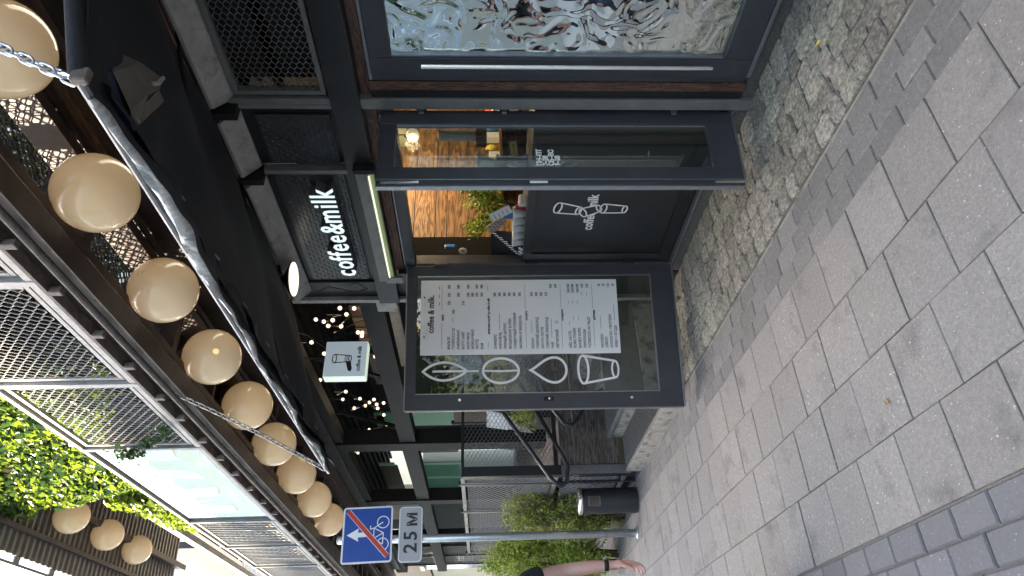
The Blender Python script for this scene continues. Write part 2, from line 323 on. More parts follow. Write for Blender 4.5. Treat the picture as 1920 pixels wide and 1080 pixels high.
def dup(root, loc, label, rotz=None, group=None):
    r = root.copy(); COL.objects.link(r); r.location = loc; r['label'] = label
    if rotz is not None: r.rotation_euler = (0, 0, rotz)
    if group: r['group'] = group
    for ch in list(root.children):
        c = ch.copy(); COL.objects.link(c); c.parent = r
        for g in list(ch.children):
            d = g.copy(); COL.objects.link(d); d.parent = c
    return r
def BX(name, mat, parent, *b, bev=.002, **kw):
    return MB().box(*b).build(name, mat, parent, bev=bev, **kw)

def expanded(mb, W, H, L_, S_, sw, dep, T, slant=.35):
    """expanded metal: strands zigzag along x; L_ long pitch, S_ short pitch; sw strand width; dep thickness"""
    rows = int(H / S_) + 1; n = int(W / (L_ / 2))
    for k in range(rows + 1):
        for i in range(n):
            x0 = i * L_ / 2; x1 = x0 + L_ / 2
            up0 = (i + k) % 2 == 0
            za = k * S_ + (S_ * .5 if up0 else -S_ * .5) * .96; zb = k * S_ + (-S_ * .5 if up0 else S_ * .5) * .96
            pts = [(x0, za), (x0 + L_ * .10, za), (x1 - L_ * .10, zb), (x1, zb)]
            if max(za, zb) > H + .001 or min(za, zb) < -.001: continue
            for a, b in zip(pts[:-1], pts[1:]):
                mb.add([(a[0], 0, a[1] - sw / 2), (b[0], 0, b[1] - sw / 2), (b[0], 0, b[1] + sw / 2), (a[0], 0, a[1] + sw / 2),
                        (a[0], dep, a[1] - sw / 2 + dep * slant), (b[0], dep, b[1] - sw / 2 + dep * slant), (b[0], dep, b[1] + sw / 2 + dep * slant), (a[0], dep, a[1] + sw / 2 + dep * slant)],
                       [(0, 1, 2, 3), (7, 6, 5, 4), (3, 2, 6, 7), (4, 5, 1, 0)], T)

def leaves(mb, pts, size, rs, fold=.35, lean=None, mi=(0,)):
    for p in pts:
        s = size * rs.uniform(.6, 1.3); a = rs.uniform(0, 6.28)
        nrm = Vector((rs.gauss(0, 1), rs.gauss(0, 1), rs.gauss(.3, 1)))
        if lean: nrm = nrm * .7 + Vector(lean)
        nrm.normalize(); q = nrm.to_track_quat('Z', 'Y').to_matrix() @ Matrix.Rotation(a, 3, 'Z')
        mb.mi = rs.choice(mi)
        vs = [(-.5, 0, 0), (-.1, -.38, fold * .3), (.5, 0, -.1), (-.1, .38, fold * .3), (.12, 0, -.06)]
        b = len(mb.v)
        mb.v += [tuple(Vector(p) + q @ (Vector(v) * s)) for v in vs]
        mb.f += [(b, b + 1, b + 4), (b + 1, b + 2, b + 4), (b + 4, b + 2, b + 3), (b, b + 4, b + 3)]; mb.m += [mb.mi] * 4
# ================================================================= SETTING
rs = random.Random(3)
g = MB().box(-120, 60, -60, 60, -.6, -.13).build('ground', M['plaza'], kind='structure')
pave = MB().box(-40, 8, -1.6, 3.06, -.4, -.012).build('pavement', M['mortar_dark'], kind='structure')
MB().box(-40, 8, -1.75, -1.604, -.4, .0).build('kerb', M['kerb'], kind='structure', bev=.01)
MB().box(-120, 60, -9.0, -1.754, -.128, -.124).build('road', M['plaza'], kind='structure')
band = BX('mortar_bed', M['mortar'], pave, -12.5, 1.5, 1.853, 2.2, -.012, -.0085, bev=0)
bed2 = BX('cobble_bed', M['mortar_dark'], pave, -6.9, 1.5, 2.203, 3.06, -.012, -.002, bev=0)

def paver_mesh(name, lx, ly, bev, mat, r_, chips=True):
    # bevelled paver with a slightly uneven outline
    hx, hy = lx / 2, ly / 2; v = []; n = 0
    def ring(ix, z, j):
        pts = []
        for (cx, cy) in ((-1, -1), (0, -1), (1, -1), (1, 0), (1, 1), (0, 1), (-1, 1), (-1, 0)):
            pts.append((cx * (hx - ix) + r_.uniform(-j, j), cy * (hy - ix) + r_.uniform(-j, j), z))
        return pts
    v = ring(0, -.05, 0) + ring(0, -bev, .0006) + ring(bev, 0, .0012)
    f = []
    for k in (0, 8):
        f += [(k + i, k + (i + 1) % 8, k + 8 + (i + 1) % 8, k + 8 + i) for i in range(8)]
    f.append(tuple(range(16, 24)))
    me = bpy.data.meshes.new(name); me.from_pydata(v, [], f); me.materials.append(mat); me.update(); return me
def place(me, name, par, x, y, z, rot=0, tx=0, ty=0, sx=1):
    o = bpy.data.objects.new(name, me); COL.objects.link(o); o.parent = par; o.location = (x, y, z); o.rotation_euler = (tx, ty, rot); o.scale = (sx, 1, 1); return o
P = .3155
slabs = [paver_mesh('paving_slab', P - .004, P - .0035, .003, M['slab'], rs) for _ in range(6)]
phase = {0: -1.32, 1: -1.83, 2: -2.33, 3: -2.16}
for r_ in range(4):
    yc = 1.85 - P * (r_ + .5)
    for k in range(-5, 34):
        x1 = phase[r_] - k * P; 
        if x1 > .9: continue
        gap = rs.choice([0, 0, 0, .001, .003, .007]) if rs.random() < .6 else 0
        me = rs.choice(slabs)
        place(me, 'paving_slab', pave, x1 - P / 2 - gap / 2, yc + rs.uniform(-.0006, .0006), rs.uniform(-.0015, .0015), rs.choice([0, math.pi]) + rs.uniform(-.002, .002), rs.uniform(-.003, .003), rs.uniform(-.003, .003), (P - .004 - gap) / (P - .004))
bl = [paver_mesh('paving_brick', .2045, .1045, .005, M['brick_light'], rs) for _ in range(5)]
for r_ in range(3):
    for k in range(62):
        place(rs.choice(bl), 'paving_brick', pave, .8 - k * .2085 - r_ * .0695 - .03, 2.18 - .11 * (r_ + .5) + rs.uniform(-.0015, .0015), rs.uniform(-.003, .001), rs.choice([0, math.pi]) + rs.uniform(-.012, .012), rs.uniform(-.012, .012), rs.uniform(-.008, .008))
bd = [paver_mesh('dark_paving_brick', .2015, .1075, .0065, M['brick_dark'], rs) for _ in range(5)]
for r_ in range(11):
    for k in range(27):
        place(rs.choice(bd), 'dark_paving_brick', pave, -.35 - k * .2075 - (r_ * .083) % .2075, .582 - .1125 * (r_ + .5) + rs.uniform(-.001, .001), rs.uniform(-.0015, .001), rs.choice([0, math.pi]) + rs.uniform(-.006, .006), rs.uniform(-.008, .008), rs.uniform(-.006, .006))
# the rest of the paving, out of view or too far to pick apart
mb = MB()
for r_ in range(11):
    for k in range(60): 
        x = -6.1 - k * .2075 - (r_ * .083) % .2075; y = .582 - .1125 * (r_ + .5); mb.box(x - .2, x, y - .052, y + .052, -.05, 0)
for r_ in range(4):
    for k in range(34, 60):
        x = phase[r_] - k * P; y = 1.85 - P * (r_ + .5); mb.box(x - P + .004, x, y - .156, y + .156, -.05, 0)
mb.build('distant_pavers', M['slab'], pave, kind='stuff')
# cobbles of the apron between the brick band and the shop front
def cobble(x, y, lx, ly, r_):
    n = 12; rx = lx / 2; ry = ly / 2; ring0 = []; ring1 = []; ring2 = []; h = r_.uniform(.005, .011)
    base = [(-1, -1), (-.33, -1.03), (.33, -1.03), (1, -1), (1.03, -.33), (1.03, .33), (1, 1), (.33, 1.03), (-.33, 1.03), (-1, 1), (-1.03, .33), (-1.03, -.33)]
    for i, (bx_, by_) in enumerate(base):
        k_ = .93 if i % 3 == 0 else 1.0; X_ = rx * bx_ * k_ * r_.uniform(.93, 1.03); Y_ = ry * by_ * k_ * r_.uniform(.93, 1.03)
        ring0.append((X_, Y_, -.03)); ring1.append((X_, Y_, h * r_.uniform(-.2, .3))); ring2.append((X_ * .86, Y_ * .86, h * r_.uniform(.5, 1.3)))
    v = ring0 + ring1 + ring2 + [(r_.uniform(-.01, .01), r_.uniform(-.01, .01), h * r_.uniform(.9, 1.25))]
    f = [(k + i, k + (i + 1) % n, k + n + (i + 1) % n, k + n + i) for k in (0, n) for i in range(n)] + [(2 * n + i, 2 * n + (i + 1) % n, 3 * n) for i in range(n)]
    me = bpy.data.meshes.new('cobblestone'); me.from_pydata(v, [], f); me.materials.append(M['cobble']); me.update()
    place(me, 'cobblestone', pave, x, y, .004 + max(0, (y - 2.3)) * .018, r_.uniform(-.05, .05), r_.uniform(-.03, .03), r_.uniform(-.03, .03))
y = 2.202
while y < 2.99:
    ly = rs.uniform(.105, .135)
    if y + ly > 2.93: ly = 3.005 - y
    x = .62 - rs.uniform(0, .1)
    while x > -5.0:
        lx = rs.uniform(.10, .18)
        cobble(x - lx / 2, y + ly / 2, lx * .97, ly * .97, rs); x -= lx
    y += ly

# ================================================================= CAFE BUILDING
cafe = thing('cafe_building', 'black steel framed coffee shop with tread plate panels and open double doors beside the cobbles', 'building', (-2.7, 3.05, 0))
FY = 3.05
def C(name, mat, *b, bev=.003, **kw): return BX(name, M[mat] if isinstance(mat, str) else mat, cafe, *b, bev=bev, **kw)
C('stone_base', 'stone', -4.95, 1.2, 3.012, 3.3, -.3, .085, bev=.012)
C('threshold', 'edge', -4.42, -2.76, 3.0, 3.05, .088, .102)
C('steel_post', 'greysteel', -2.745, -2.672, 2.985, 3.10, .0, 3.0)
C('steel_post', 'black', -4.60, -4.45, 3.0, 3.12, .0, 2.24)
C('steel_post', 'black', -4.84, -4.60, 3.02, 3.15, .0, 3.2)
C('corner_post', 'greylit', -4.845, -4.80, 2.975, 3.015, .1, 3.14)  # pale bar stands for the lit side face of the post
C('lower_beam', 'black', -4.84, 1.2, 2.965, 3.09, 2.265, 2.43)
C('upper_beam', 'black', -4.84, 1.2, 3.03, 3.15, 2.97, 3.2)
C('recess_back', 'black2', -2.667, 1.2, 3.16, 3.19, 2.42, 2.98)
for x0, x1 in ((-2.74, -2.71), (-3.285, -3.25)):
    C('mullion', 'greysteel', x0, x1, 2.98, 3.04, 2.432, 2.99)
C('panel_frame', 'black', -3.25, -2.745, 3.045, 3.075, 2.432, 2.99)
C('panel_frame', 'black', -4.60, -3.285, 3.045, 3.075, 2.432, 2.99)
def tread_plate(x0, x1, z0, z1):
    mb = MB().box(x0, x1, 3.028, 3.041, z0, z1); s = .030; k = 0
    nx = int((x1 - x0) / s); nz = int((z1 - z0) / s)
    for i in range(nx):
        for j in range(nz):
            cx = x0 + (i + .5) * s; cz = z0 + (j + .5) * s; a = R(45) if (i + j) % 2 else R(-45)
            T = Matrix.Translation((cx, 3.028, cz)) @ Matrix.Rotation(a, 4, 'Y')
            l, w, h = .0150, .0046, .0050
            mb.add([(-l, 0, 0), (0, 0, -w), (l, 0, 0), (0, 0, w), (-l * .5, -h, 0), (l * .5, -h, 0)],
                   [(0, 1, 5, 4), (1, 2, 5), (2, 3, 4, 5), (3, 0, 4)], T)
    return mb
tread_plate(-3.235, -2.83, 2.475, 2.90).build('tread_plate', M['tread'], cafe)
tread_plate(-4.56, -3.33, 2.475, 2.92).build('tread_plate', M['tread'], cafe)
# mesh panel over the glazed door
fr = C('mesh_frame', 'greysteel', -2.655, 1.0, 3.0, 3.035, 2.45, 2.478)
MB().box(-2.655, 1.0, 3.0, 3.035, 2.932, 2.958).build('frame_bar', M['greysteel'], fr)
MB().box(-2.655, -2.628, 3.001, 3.034, 2.480, 2.930).build('frame_bar', M['greysteel'], fr)
mb = MB(); expanded(mb, 2.4, .455, .066, .0182, .0038, .005, Matrix.Translation((-2.63, 3.012, 2.472))); mb.build('expanded_mesh', M['meshm'], cafe, kind='stuff')
# channel above the panels, one mitred length per bay
def channel(x0, x1, m):
    y0, z0, y1, z1 = 3.02, 2.965, 2.90, 3.055
    mb = MB(); mb.add([(x0, y0, z0), (x1, y0, z0), (x1 - m, y1, z1), (x0 + m, y1, z1), (x0, y0, z0 + .05), (x1, y0, z0 + .05), (x1 - m, y1, z1 + .02), (x0 + m, y1, z1 + .02)],
           [(0, 1, 2, 3), (7, 6, 5, 4), (3, 2, 6, 7), (0, 4, 5, 1), (0, 3, 7, 4), (1, 5, 6, 2)])
    mb.build('eaves_channel', M['greylit'], cafe, bev=.003)  # paler steel colour gives the sloped underside its lit look
channel(-2.70, .9, .03); channel(-3.25, -2.76, .02); channel(-4.72, -3.30, .03)
for x in (-2.73, -3.275): C('channel_bracket', 'black2', x - .025, x + .025, 2.9, 3.03, 2.95, 3.09)
C('red_gap_strip', 'wood_red', -2.72, 1.0, 2.86, 2.885, 3.085, 3.15)  # stands in for the red strip of interior in the gap
C('tan_strip', 'wood_tan', -4.6, -3.3, 2.86, 2.885, 3.085, 3.13)  # bright strip of the open gap, put in as a tan bar
# timber linings
C('timber_lining', 'wood_brown', -2.612, -2.553, 2.992, 3.06, .087, 2.20)
C('timber_lining', 'wood_brown_h', -2.672, 1.1, 3.035, 3.11, 2.202, 2.262)
C('timber_lining', 'wood_brown_h', -4.45, -2.745, 3.035, 3.12, 2.195, 2.262)
C('jamb', 'black2', -2.670, -2.616, 3.0, 3.12, .087, 2.20)
C('jamb', 'black', -2.84, -2.748, 3.10, 3.15, .09, 2.19)
C('door_head', 'paint', -4.45, -2.80, 3.052, 3.13, 2.10, 2.19)
C('head_strip', 'edge', -4.44, -2.84, 3.040, 3.05, 2.175, 2.187)
C('jamb', 'paint', -4.45, -4.385, 3.046, 3.13, .09, 2.098)
# half height door panel across the opening
pn = C('lower_panel', 'black', -4.383, -2.842, 3.085, 3.12, .105, 1.262)
MB().box(-4.383, -2.842, 3.07, 3.084, 1.2, 1.262).build('panel_rail', M['black'], pn, bev=.003)
MB().box(-4.383, -4.30, 3.07, 3.084, .2, 1.198).build('panel_stile', M['black'], pn, bev=.003)
MB().box(-4.383, -2.842, 3.066, 3.084, .105, .198).build('panel_kick', M['black2'], pn, bev=.003)
C('foot_channel', 'edge', -4.38, -2.85, 3.02, 3.06, .085, .1)
# logo: three cups and the name on the lower panel
TF = Matrix.Translation((-3.775, 3.083, .80)) @ Matrix.Rotation(R(90), 4, 'X')       # x right, y up, facing the street
mb = MB()
mb.text('coffee&milk', .105, TF @ Matrix.Translation((-.235, -.035, .0005)), .0008, .0022, sx=.80)
def ell(cx, cy, a, b, rot=0, n=26, t0=0, t1=2 * math.pi):
    return [(cx + a * math.cos(t) * math.cos(rot) - b * math.sin(t) * math.sin(rot), cy + a * math.cos(t) * math.sin(rot) + b * math.sin(t) * math.cos(rot)) for t in [t0 + (t1 - t0) * i / n for i in range(n + (0 if abs(t1 - t0) > 6.28 else 1))]]
def cup2d(mb, cx, cy, ang, w1, w2, h, st, T, fillmat=None):
    Tc = T @ Matrix.Translation((cx, cy, .001)) @ Matrix.Rotation(ang, 4, 'Z')
    if fillmat is not None:
        fillmat.prism([(-w1 / 2, h / 2), (-w2 / 2, -h / 2), (w2 / 2, -h / 2), (w1 / 2, h / 2)], 0, .0008, Tc)
    mb.ribbon(ell(0, h / 2, w1 / 2, w1 * .22), st, .0022, Tc, closed=True)
    mb.ribbon(ell(0, -h / 2, w2 / 2, w2 * .22), st, .0022, Tc, closed=True)
    mb.ribbon([(-w1 / 2, h / 2), (-w2 / 2, -h / 2)], st, .0022, Tc); mb.ribbon([(w1 / 2, h / 2), (w2 / 2, -h / 2)], st, .0022, Tc)
fm = MB()
cup2d(mb, .01, .165, R(-12), .115, .085, .155, .011, TF, fm)
cup2d(mb, -.005, .0, R(24), .10, .075, .12, .011, TF, fm)
cup2d(mb, .012, -.165, R(-4), .10, .075, .155, .011, TF, fm)
fm.build('logo_ground', M['black'], pn); mb.build('printed_logo', M['print_white'], pn)

# ---- interior seen through the doorway
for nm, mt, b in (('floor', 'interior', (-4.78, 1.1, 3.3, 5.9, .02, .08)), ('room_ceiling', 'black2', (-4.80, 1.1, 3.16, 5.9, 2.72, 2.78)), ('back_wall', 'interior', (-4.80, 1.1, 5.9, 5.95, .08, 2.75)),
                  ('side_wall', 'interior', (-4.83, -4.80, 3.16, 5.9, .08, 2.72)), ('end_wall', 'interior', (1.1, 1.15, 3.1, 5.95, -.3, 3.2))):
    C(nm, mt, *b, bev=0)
z = 1.02; i = 0
for hgt in (.19, .19, .10, .10, .10, .19, .10, .19, .19, .19, .13):
    BX('wall_plank', M['wood_warm'], cafe, -4.797, -4.775, 3.60, 5.85, z, z + hgt - .005, bev=.002); z += hgt
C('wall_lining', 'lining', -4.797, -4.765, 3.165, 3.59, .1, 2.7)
ld = bpy.data.lights.new('cafe_lamp', 'AREA'); ld.energy = 6.5; ld.color = (1, .84, .62); ld.size = .5
lamp = thing('ceiling_lamp', 'warm lit lamp on the cafe ceiling above the plank wall inside', 'lamp', (-4.1, 4.4, 2.68))
MB().box(-4.35, -3.85, 4.15, 4.65, 2.68, 2.715).build('lamp_panel', emat('warm_panel', (1, .74, .42), .12), lamp)
lo = bpy.data.objects.new('lamp_light', ld); COL.objects.link(lo); lo.parent = lamp; lo.location = (0, 0, -.03)
# ---- counter goods behind the half height panel
C('counter', 'black', -4.76, -2.9, 3.14, 3.62, 1.20, 1.245)
def plant(name, label, loc, n, size, spread, mats, stems=9, seed=1, hgt=.3):
    r_ = random.Random(seed); t = thing(name, label, 'plant', loc)
    mb = MB(); mb.lathe([(.035, 0), (.05, .03), (.05, .12), (.042, .14)], loc, 16); mb.build('vase', M['glass_d'], t, smooth=True)
    mb = MB(); pts = []
    for i in range(stems):
        a = r_.uniform(0, 6.28); e = Vector((math.cos(a) * spread[0], math.sin(a) * spread[1], hgt * r_.uniform(.6, 1.1)))
        P0 = Vector(loc) + Vector((0, 0, .03)); mid = P0 + e * .5 + Vector((0, 0, .06)); mb.tube([P0, mid, P0 + e], [.003, .0025, .0015], 5)
        for k in range(n // stems):
            u = r_.uniform(.35, 1.1); p = P0.lerp(mid, u * 2) if u < .5 else mid.lerp(P0 + e, u * 2 - 1)
            pts.append(p + Vector((r_.gauss(0, .022), r_.gauss(0, .022), r_.gauss(0, .022))))
    mb.build('stems', M['stem'], t); mb = MB(); leaves(mb, pts, size, r_, mi=(0, 1)); mb.build('leaves', mats, t, kind='stuff'); return t
plant('bouquet', 'green leafy bouquet in a vase on the cafe counter behind the price cards', (-4.13, 3.40, 1.25), 950, .038, (.25, .15), [M['leaf'], M['bush']], 18, 5, .40)
def card(name, label, c, w, h, yaw, tilt, mat, cat, lines):
    t = thing(name, label, cat, c); T = Matrix.Translation(c) @ Matrix.Rotation(R(yaw), 4, 'Z') @ Matrix.Rotation(R(90), 4, 'X') @ Matrix.Rotation(R(tilt), 4, 'Z')
    MB().box(-w / 2, w / 2, -h / 2, h / 2, -.002, .002, T).build('card', M[mat], t)
    mb = MB(); r_ = random.Random(w)
    for i in range(lines):
        y = h / 2 - (i + 1) * h / (lines + 1); mb.box(-w * .38, w * r_.uniform(.1, .38), y - .0022, y + .0022, .0022, .0028, T)
    mb.build('print', M['print_black'], t); return t
card('price_card', 'pinkish tilted price card in front of the bouquet', (-4.10, 3.20, 1.47), .075, .15, 20, 38, 'wood_pink', 'card', 5)
card('price_card', 'white tilted price card right of the pinkish card by the bouquet', (-3.98, 3.22, 1.44), .07, .17, 20, 30, 'paper', 'card', 4)
card('price_card', 'yellow card hanging behind the glass of the narrow door leaf', (-3.42, 3.34, 1.36), .10, .05, 30, 8, 'yellow', 'card', 1)
t = thing('letter_board', 'black board with white bars and three white ovals on the counter left end', 'board', (-4.33, 3.17, 1.25))
T = Matrix.Translation((-4.33, 3.17, 1.36)) @ Matrix.Rotation(R(25), 4, 'Z') @ Matrix.Rotation(R(80), 4, 'X')
MB().box(-.13, .13, -.11, .15, -.006, 0, T).build('board_plate', M['black2'], t)
mb = MB()
for i in range(11): mb.box(.10 - i * .016, .108 - i * .016, .115 - i * .018 - rs.uniform(0, .02), .125 - i * .018 + .012, .001, .003, T)
for i in range(3): mb.prism(ell(-.075 + i * .03, -.085, .011, .022, R(-30)), .001, .003, T)
mb.build('white_marks', M['print_white'], t)
cup_mb = MB().lathe([(.026, 0), (.036, .085), (.038, .088), (.036, .090), (.030, .086)], (0, 0, 0), 14)
cup0 = None; rc = random.Random(4)
clabels = ['leftmost white paper cup in the front row on the counter', 'second white paper cup from the left on the counter', 'middle white paper cup in the front row on the counter', 'white paper cup below the blue packet on the counter', 'rightmost white paper cup on the counter by the door leaf', 'white paper cup behind the leftmost one, partly hidden', 'white paper cup at the back behind the red packet']
for i, l in enumerate(clabels):
    p = (-4.27 + i * .075, 3.17 + .01 * i, 1.247) if i < 5 else (-4.22 + (i - 5) * .17, 3.29, 1.247)
    if cup0 is None:
        cup0 = thing('paper_cup', l, 'cup', p, 0, 'white paper cups on the counter', local=True); cup_mb.build('cup_wall', M['white'], cup0, smooth=True); MB().lathe([(.038, .088), (.040, .092), (.034, .100)], (0, 0, 0), 14).build('lid', M['black2'] if 0 else M['white'], cup0, smooth=True)
    else: dup(cup0, p, l)
for nm, l, b, m in (('packet', 'blue packet standing between the paper cups on the counter', (-4.09, -4.02, 3.25, 3.29, 1.30, 1.42), 'plasticblue'), ('packet', 'small red packet to the right of the blue packet', (-4.0, -3.93, 3.23, 3.26, 1.247, 1.33), 'red'),
                     ('cup_box', 'white ribbed box of cups beneath the packets', (-4.16, -3.90, 3.24, 3.34, 1.247, 1.298), 'white'), ('blue_bottle', 'blue strap-wrapped bottle hanging at the left of the plank wall', (-4.55, -4.51, 3.30, 3.33, 1.80, 1.88), 'plasticblue')):
    t = thing(nm, l, nm.split('_')[-1], (b[0], b[2], b[4])); BX('body', M[m], t, *b, bev=.006); BX('top_strip', M['print_white'], t, b[0] + .004, b[1] - .004, b[2] + .002, b[3] - .002, b[5], b[5] + .006)
t = thing('round_tag', 'round white price tag hanging left of the bouquet in the doorway', 'tag', (-4.5, 3.25, 1.72)); T = Matrix.Translation((-4.50, 3.25, 1.735)) @ Matrix.Rotation(R(90), 4, 'X')
MB().prism(ell(0, 0, .042, .034), -.002, .002, T).build('disc', M['print_white'], t); mb = MB(); mb.text('24', .035, T @ Matrix.Translation((-.02, -.012, .003)), .0004); mb.build('number', M['print_black'], t); MB().tube([(-4.5, 3.25, 1.765), (-4.5, 3.25, 1.95)], .0015, 5).build('string', M['black2'], t)
stack = thing('cup_stack', 'tall stack of white paper cups in front of the plank wall inside', 'cups', (-3.62, 3.66, 1.56)); mb = MB()
for i in range(16): mb.lathe([(.036, 1.62 + i * .017), (.040, 1.632 + i * .017), (.040, 1.636 + i * .017), (.036, 1.637 + i * .017)], (-3.62, 3.66, 0), 14)
mb.build('stacked_cups', M['white'], stack, smooth=False); MB().box(-3.68, -3.56, 3.6, 3.72, 1.54, 1.62).build('holder', M['wood_warm'], stack, bev=.006)
t = thing('coffee_grinder', 'black coffee grinder with cream hopper on the counter behind the narrow door leaf', 'grinder', (-3.66, 3.42, 1.245))
MB().lathe([(.07, 0), (.07, .02), (.05, .04), (.05, .2), (.075, .22), (.04, .24)], (-3.66, 3.42, 1.245), 20).build('body', M['black'], t, smooth=True); MB().lathe([(.03, .24), (.075, .34), (.078, .36), (.07, .37)], (-3.66, 3.42, 1.245), 20).build('hopper', M['paper'], t, smooth=True); MB().tube([(-3.60, 3.36, 1.40), (-3.52, 3.27, 1.38), (-3.47, 3.22, 1.35)], .010, 8).build('handle', M['copper'], t, smooth=True)
t = thing('espresso_machine', 'steel espresso machine with black handles deep inside the cafe', 'coffee machine', (-3.3, 3.75, 1.0))
BX('body', M['chrome'], t, -3.62, -3.05, 3.75, 4.15, 1.05, 1.50, bev=.02); BX('drip_tray', M['black'], t, -3.6, -3.07, 3.68, 3.748, 1.05, 1.10)
for x in (-3.5, -3.2): MB().tube([(x, 3.74, 1.30), (x, 3.66, 1.29), (x, 3.58, 1.27)], .014, 8).build('portafilter', M['black2'], t, smooth=True)
gb = thing('hanging_globe', 'small lit white globe hanging inside near the top of the narrow leaf', 'lamp', (-3.75, 3.80, 2.10)); MB().sphere((-3.75, 3.80, 2.10), .05, 18, 12).build('globe', emat('small_globe', (1, .88, .66), .08), gb, smooth=True); MB().tube([(-3.75, 3.80, 2.15), (-3.75, 3.80, 2.72)], .004, 6).build('cord', M['black2'], gb)
gl_ = bpy.data.lights.new('globe_light', 'POINT'); gl_.energy = .8; gl_.color = (1, .84, .6); gl_.shadow_soft_size = .055; go_ = bpy.data.objects.new('globe_light', gl_); COL.objects.link(go_); go_.parent = gb; go_.location = (.0, -.08, 0)
wb = thing('wall_box', 'cream box fixed high on the wall beside the small hanging globe', 'box', (-3.9, 3.9, 2.1)); BX('casing', M['cream'], wb, -3.98, -3.78, 3.9, 4.05, 2.12, 2.26, bev=.006); MB().tube([(-3.86, 3.89, 2.13), (-3.86, 3.88, 2.16), (-3.84, 3.88, 2.18)], .005, 6).build('hook', M['black2'], wb)
sh = thing('goods_shelf', 'wooden shelf with small jars and boxes on the plank wall inside', 'shelf', (-4.7, 4.4, 1.4)); BX('shelf_board', M['wood_warm'], sh, -4.775, -4.60, 4.0, 5.2, 1.38, 1.405)
for i in range(9):
    y_ = 4.06 + i * .125; m_ = ['white', 'copper', 'black2', 'paper', 'yellow', 'white', 'plasticblue', 'paper', 'red'][i]
    if i % 2: BX('carton', M[m_], sh, -4.73, -4.65, y_, y_ + .07, 1.406, 1.406 + .10 + .02 * (i % 3), bev=.002)
    else: MB().lathe([(.03, 0), (.03, .09), (.02, .11), (.02, .13)], (-4.69, y_ + .03, 1.406), 14).build('jar', M[m_], sh, smooth=True)
# ---- glazed door with the long pull handle (right of the post)
gd = C('glazed_door', 'paint', -2.50, -2.388, 2.985, 3.045, .098, 2.178)
for nm, b in (('door_rail', (-2.386, -1.30, 2.985, 3.045, 2.06, 2.178)), ('door_rail', (-2.386, -1.30, 2.985, 3.045, .112, .268)), ('door_stile', (-1.298, -1.18, 2.985, 3.045, .098, 2.178))):
    BX(nm, M['paint'], gd, *b, bev=.004)
BX('weather_strip', M['edge'], gd, -2.50, -1.18, 2.978, 3.03, .088, .110, bev=.002); BX('weather_strip', M['edge'], gd, -2.548, -1.18, 3.0, 3.04, 2.180, 2.196, bev=.002)
BX('bead', M['edge'], gd, -2.386, -2.376, 2.995, 3.012, .27, 2.058, bev=0)
C('outer_stile', 'paint', -2.549, -2.503, 3.0, 3.06, .098, 2.18)
MB().box(-2.386, -1.30, 3.012, 3.02, .27, 2.058).build('door_glass', M['mirror'], gd)
MB().tube([(-2.41, 2.945, .335), (-2.41, 2.945, 1.90)], .0115, 14).build('pull_bar', M['chrome'], gd, smooth=False)
for z in (.51, 1.75): MB().tube([(-2.41, 2.945, z), (-2.44, 2.99, z)], .007, 8).build('standoff', M['chrome'], gd)
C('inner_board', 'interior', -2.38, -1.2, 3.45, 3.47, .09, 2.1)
# ---- tube light over the doorway
tl = thing('tube_light', 'long grey strip light with pale green diffuser glowing over the cafe doorway', 'light', (-3.8, 2.93, 2.3))
BX('housing', M['greysteel'], tl, -4.42, -3.20, 2.905, 2.962, 2.30, 2.372, bev=.006)
BX('diffuser', M['tube2'], tl, -4.40, -3.22, 2.935, 2.962, 2.262, 2.298, bev=.004)
MB().tube([(-4.38, 2.920, 2.291), (-3.24, 2.920, 2.291)], .006, 10).build('tube', M['tube'], tl)
BX('end_cap', M['black2'], tl, -3.20, -3.165, 2.90, 2.965, 2.25, 2.38); BX('end_bracket', M['greysteel'], tl, -4.50, -4.42, 2.94, 2.962, 2.20, 2.33)
# ---- illuminated letters
sg = thing('letter_sign', 'glowing white channel letters on the tread plate above the open doorway', 'sign', (-4.0, 2.95, 2.55))
T0 = Matrix.Translation((-4.395, 2.945, 2.548)) @ Matrix.Rotation(R(90), 4, 'X')
x = 0; s_ = .232
for ch in 'coffee&milk':
    mb = MB(); mb.text(ch, s_, T0 @ Matrix.Translation((x, 0, .001)), .002, .0022, sx=.82); ma = MB(); ma.text(ch, s_, T0 @ Matrix.Translation((x, 0, -.045)), .043, .004, sx=.82)
    mw_ = MB(); a = mw_.text('|' + ch, s_, Matrix.Identity(4), sx=.82) - mw_.text('|', s_, Matrix.Identity(4), sx=.82)
    mm = MB(); adv = {'c': .107, 'o': .116, 'f': .067, 'e': .113, '&': .135, 'm': .175, 'i': .055, 'l': .055, 'k': .11}[ch] * .80 * s_ / .2
    sd = ma.build('letter_side', M['letter_side'], sg); mb.build('letter_face', M['letter'], sd); x += adv * .98
MB().tube([(-4.55, 2.97, 2.62), (-4.5, 2.95, 2.56), (-4.62, 2.97, 2.50), (-4.70, 2.99, 2.60), (-4.6, 2.98, 2.8), (-4.72, 2.98, 2.98)], .004, 6).build('cable', M['black2'], sg)

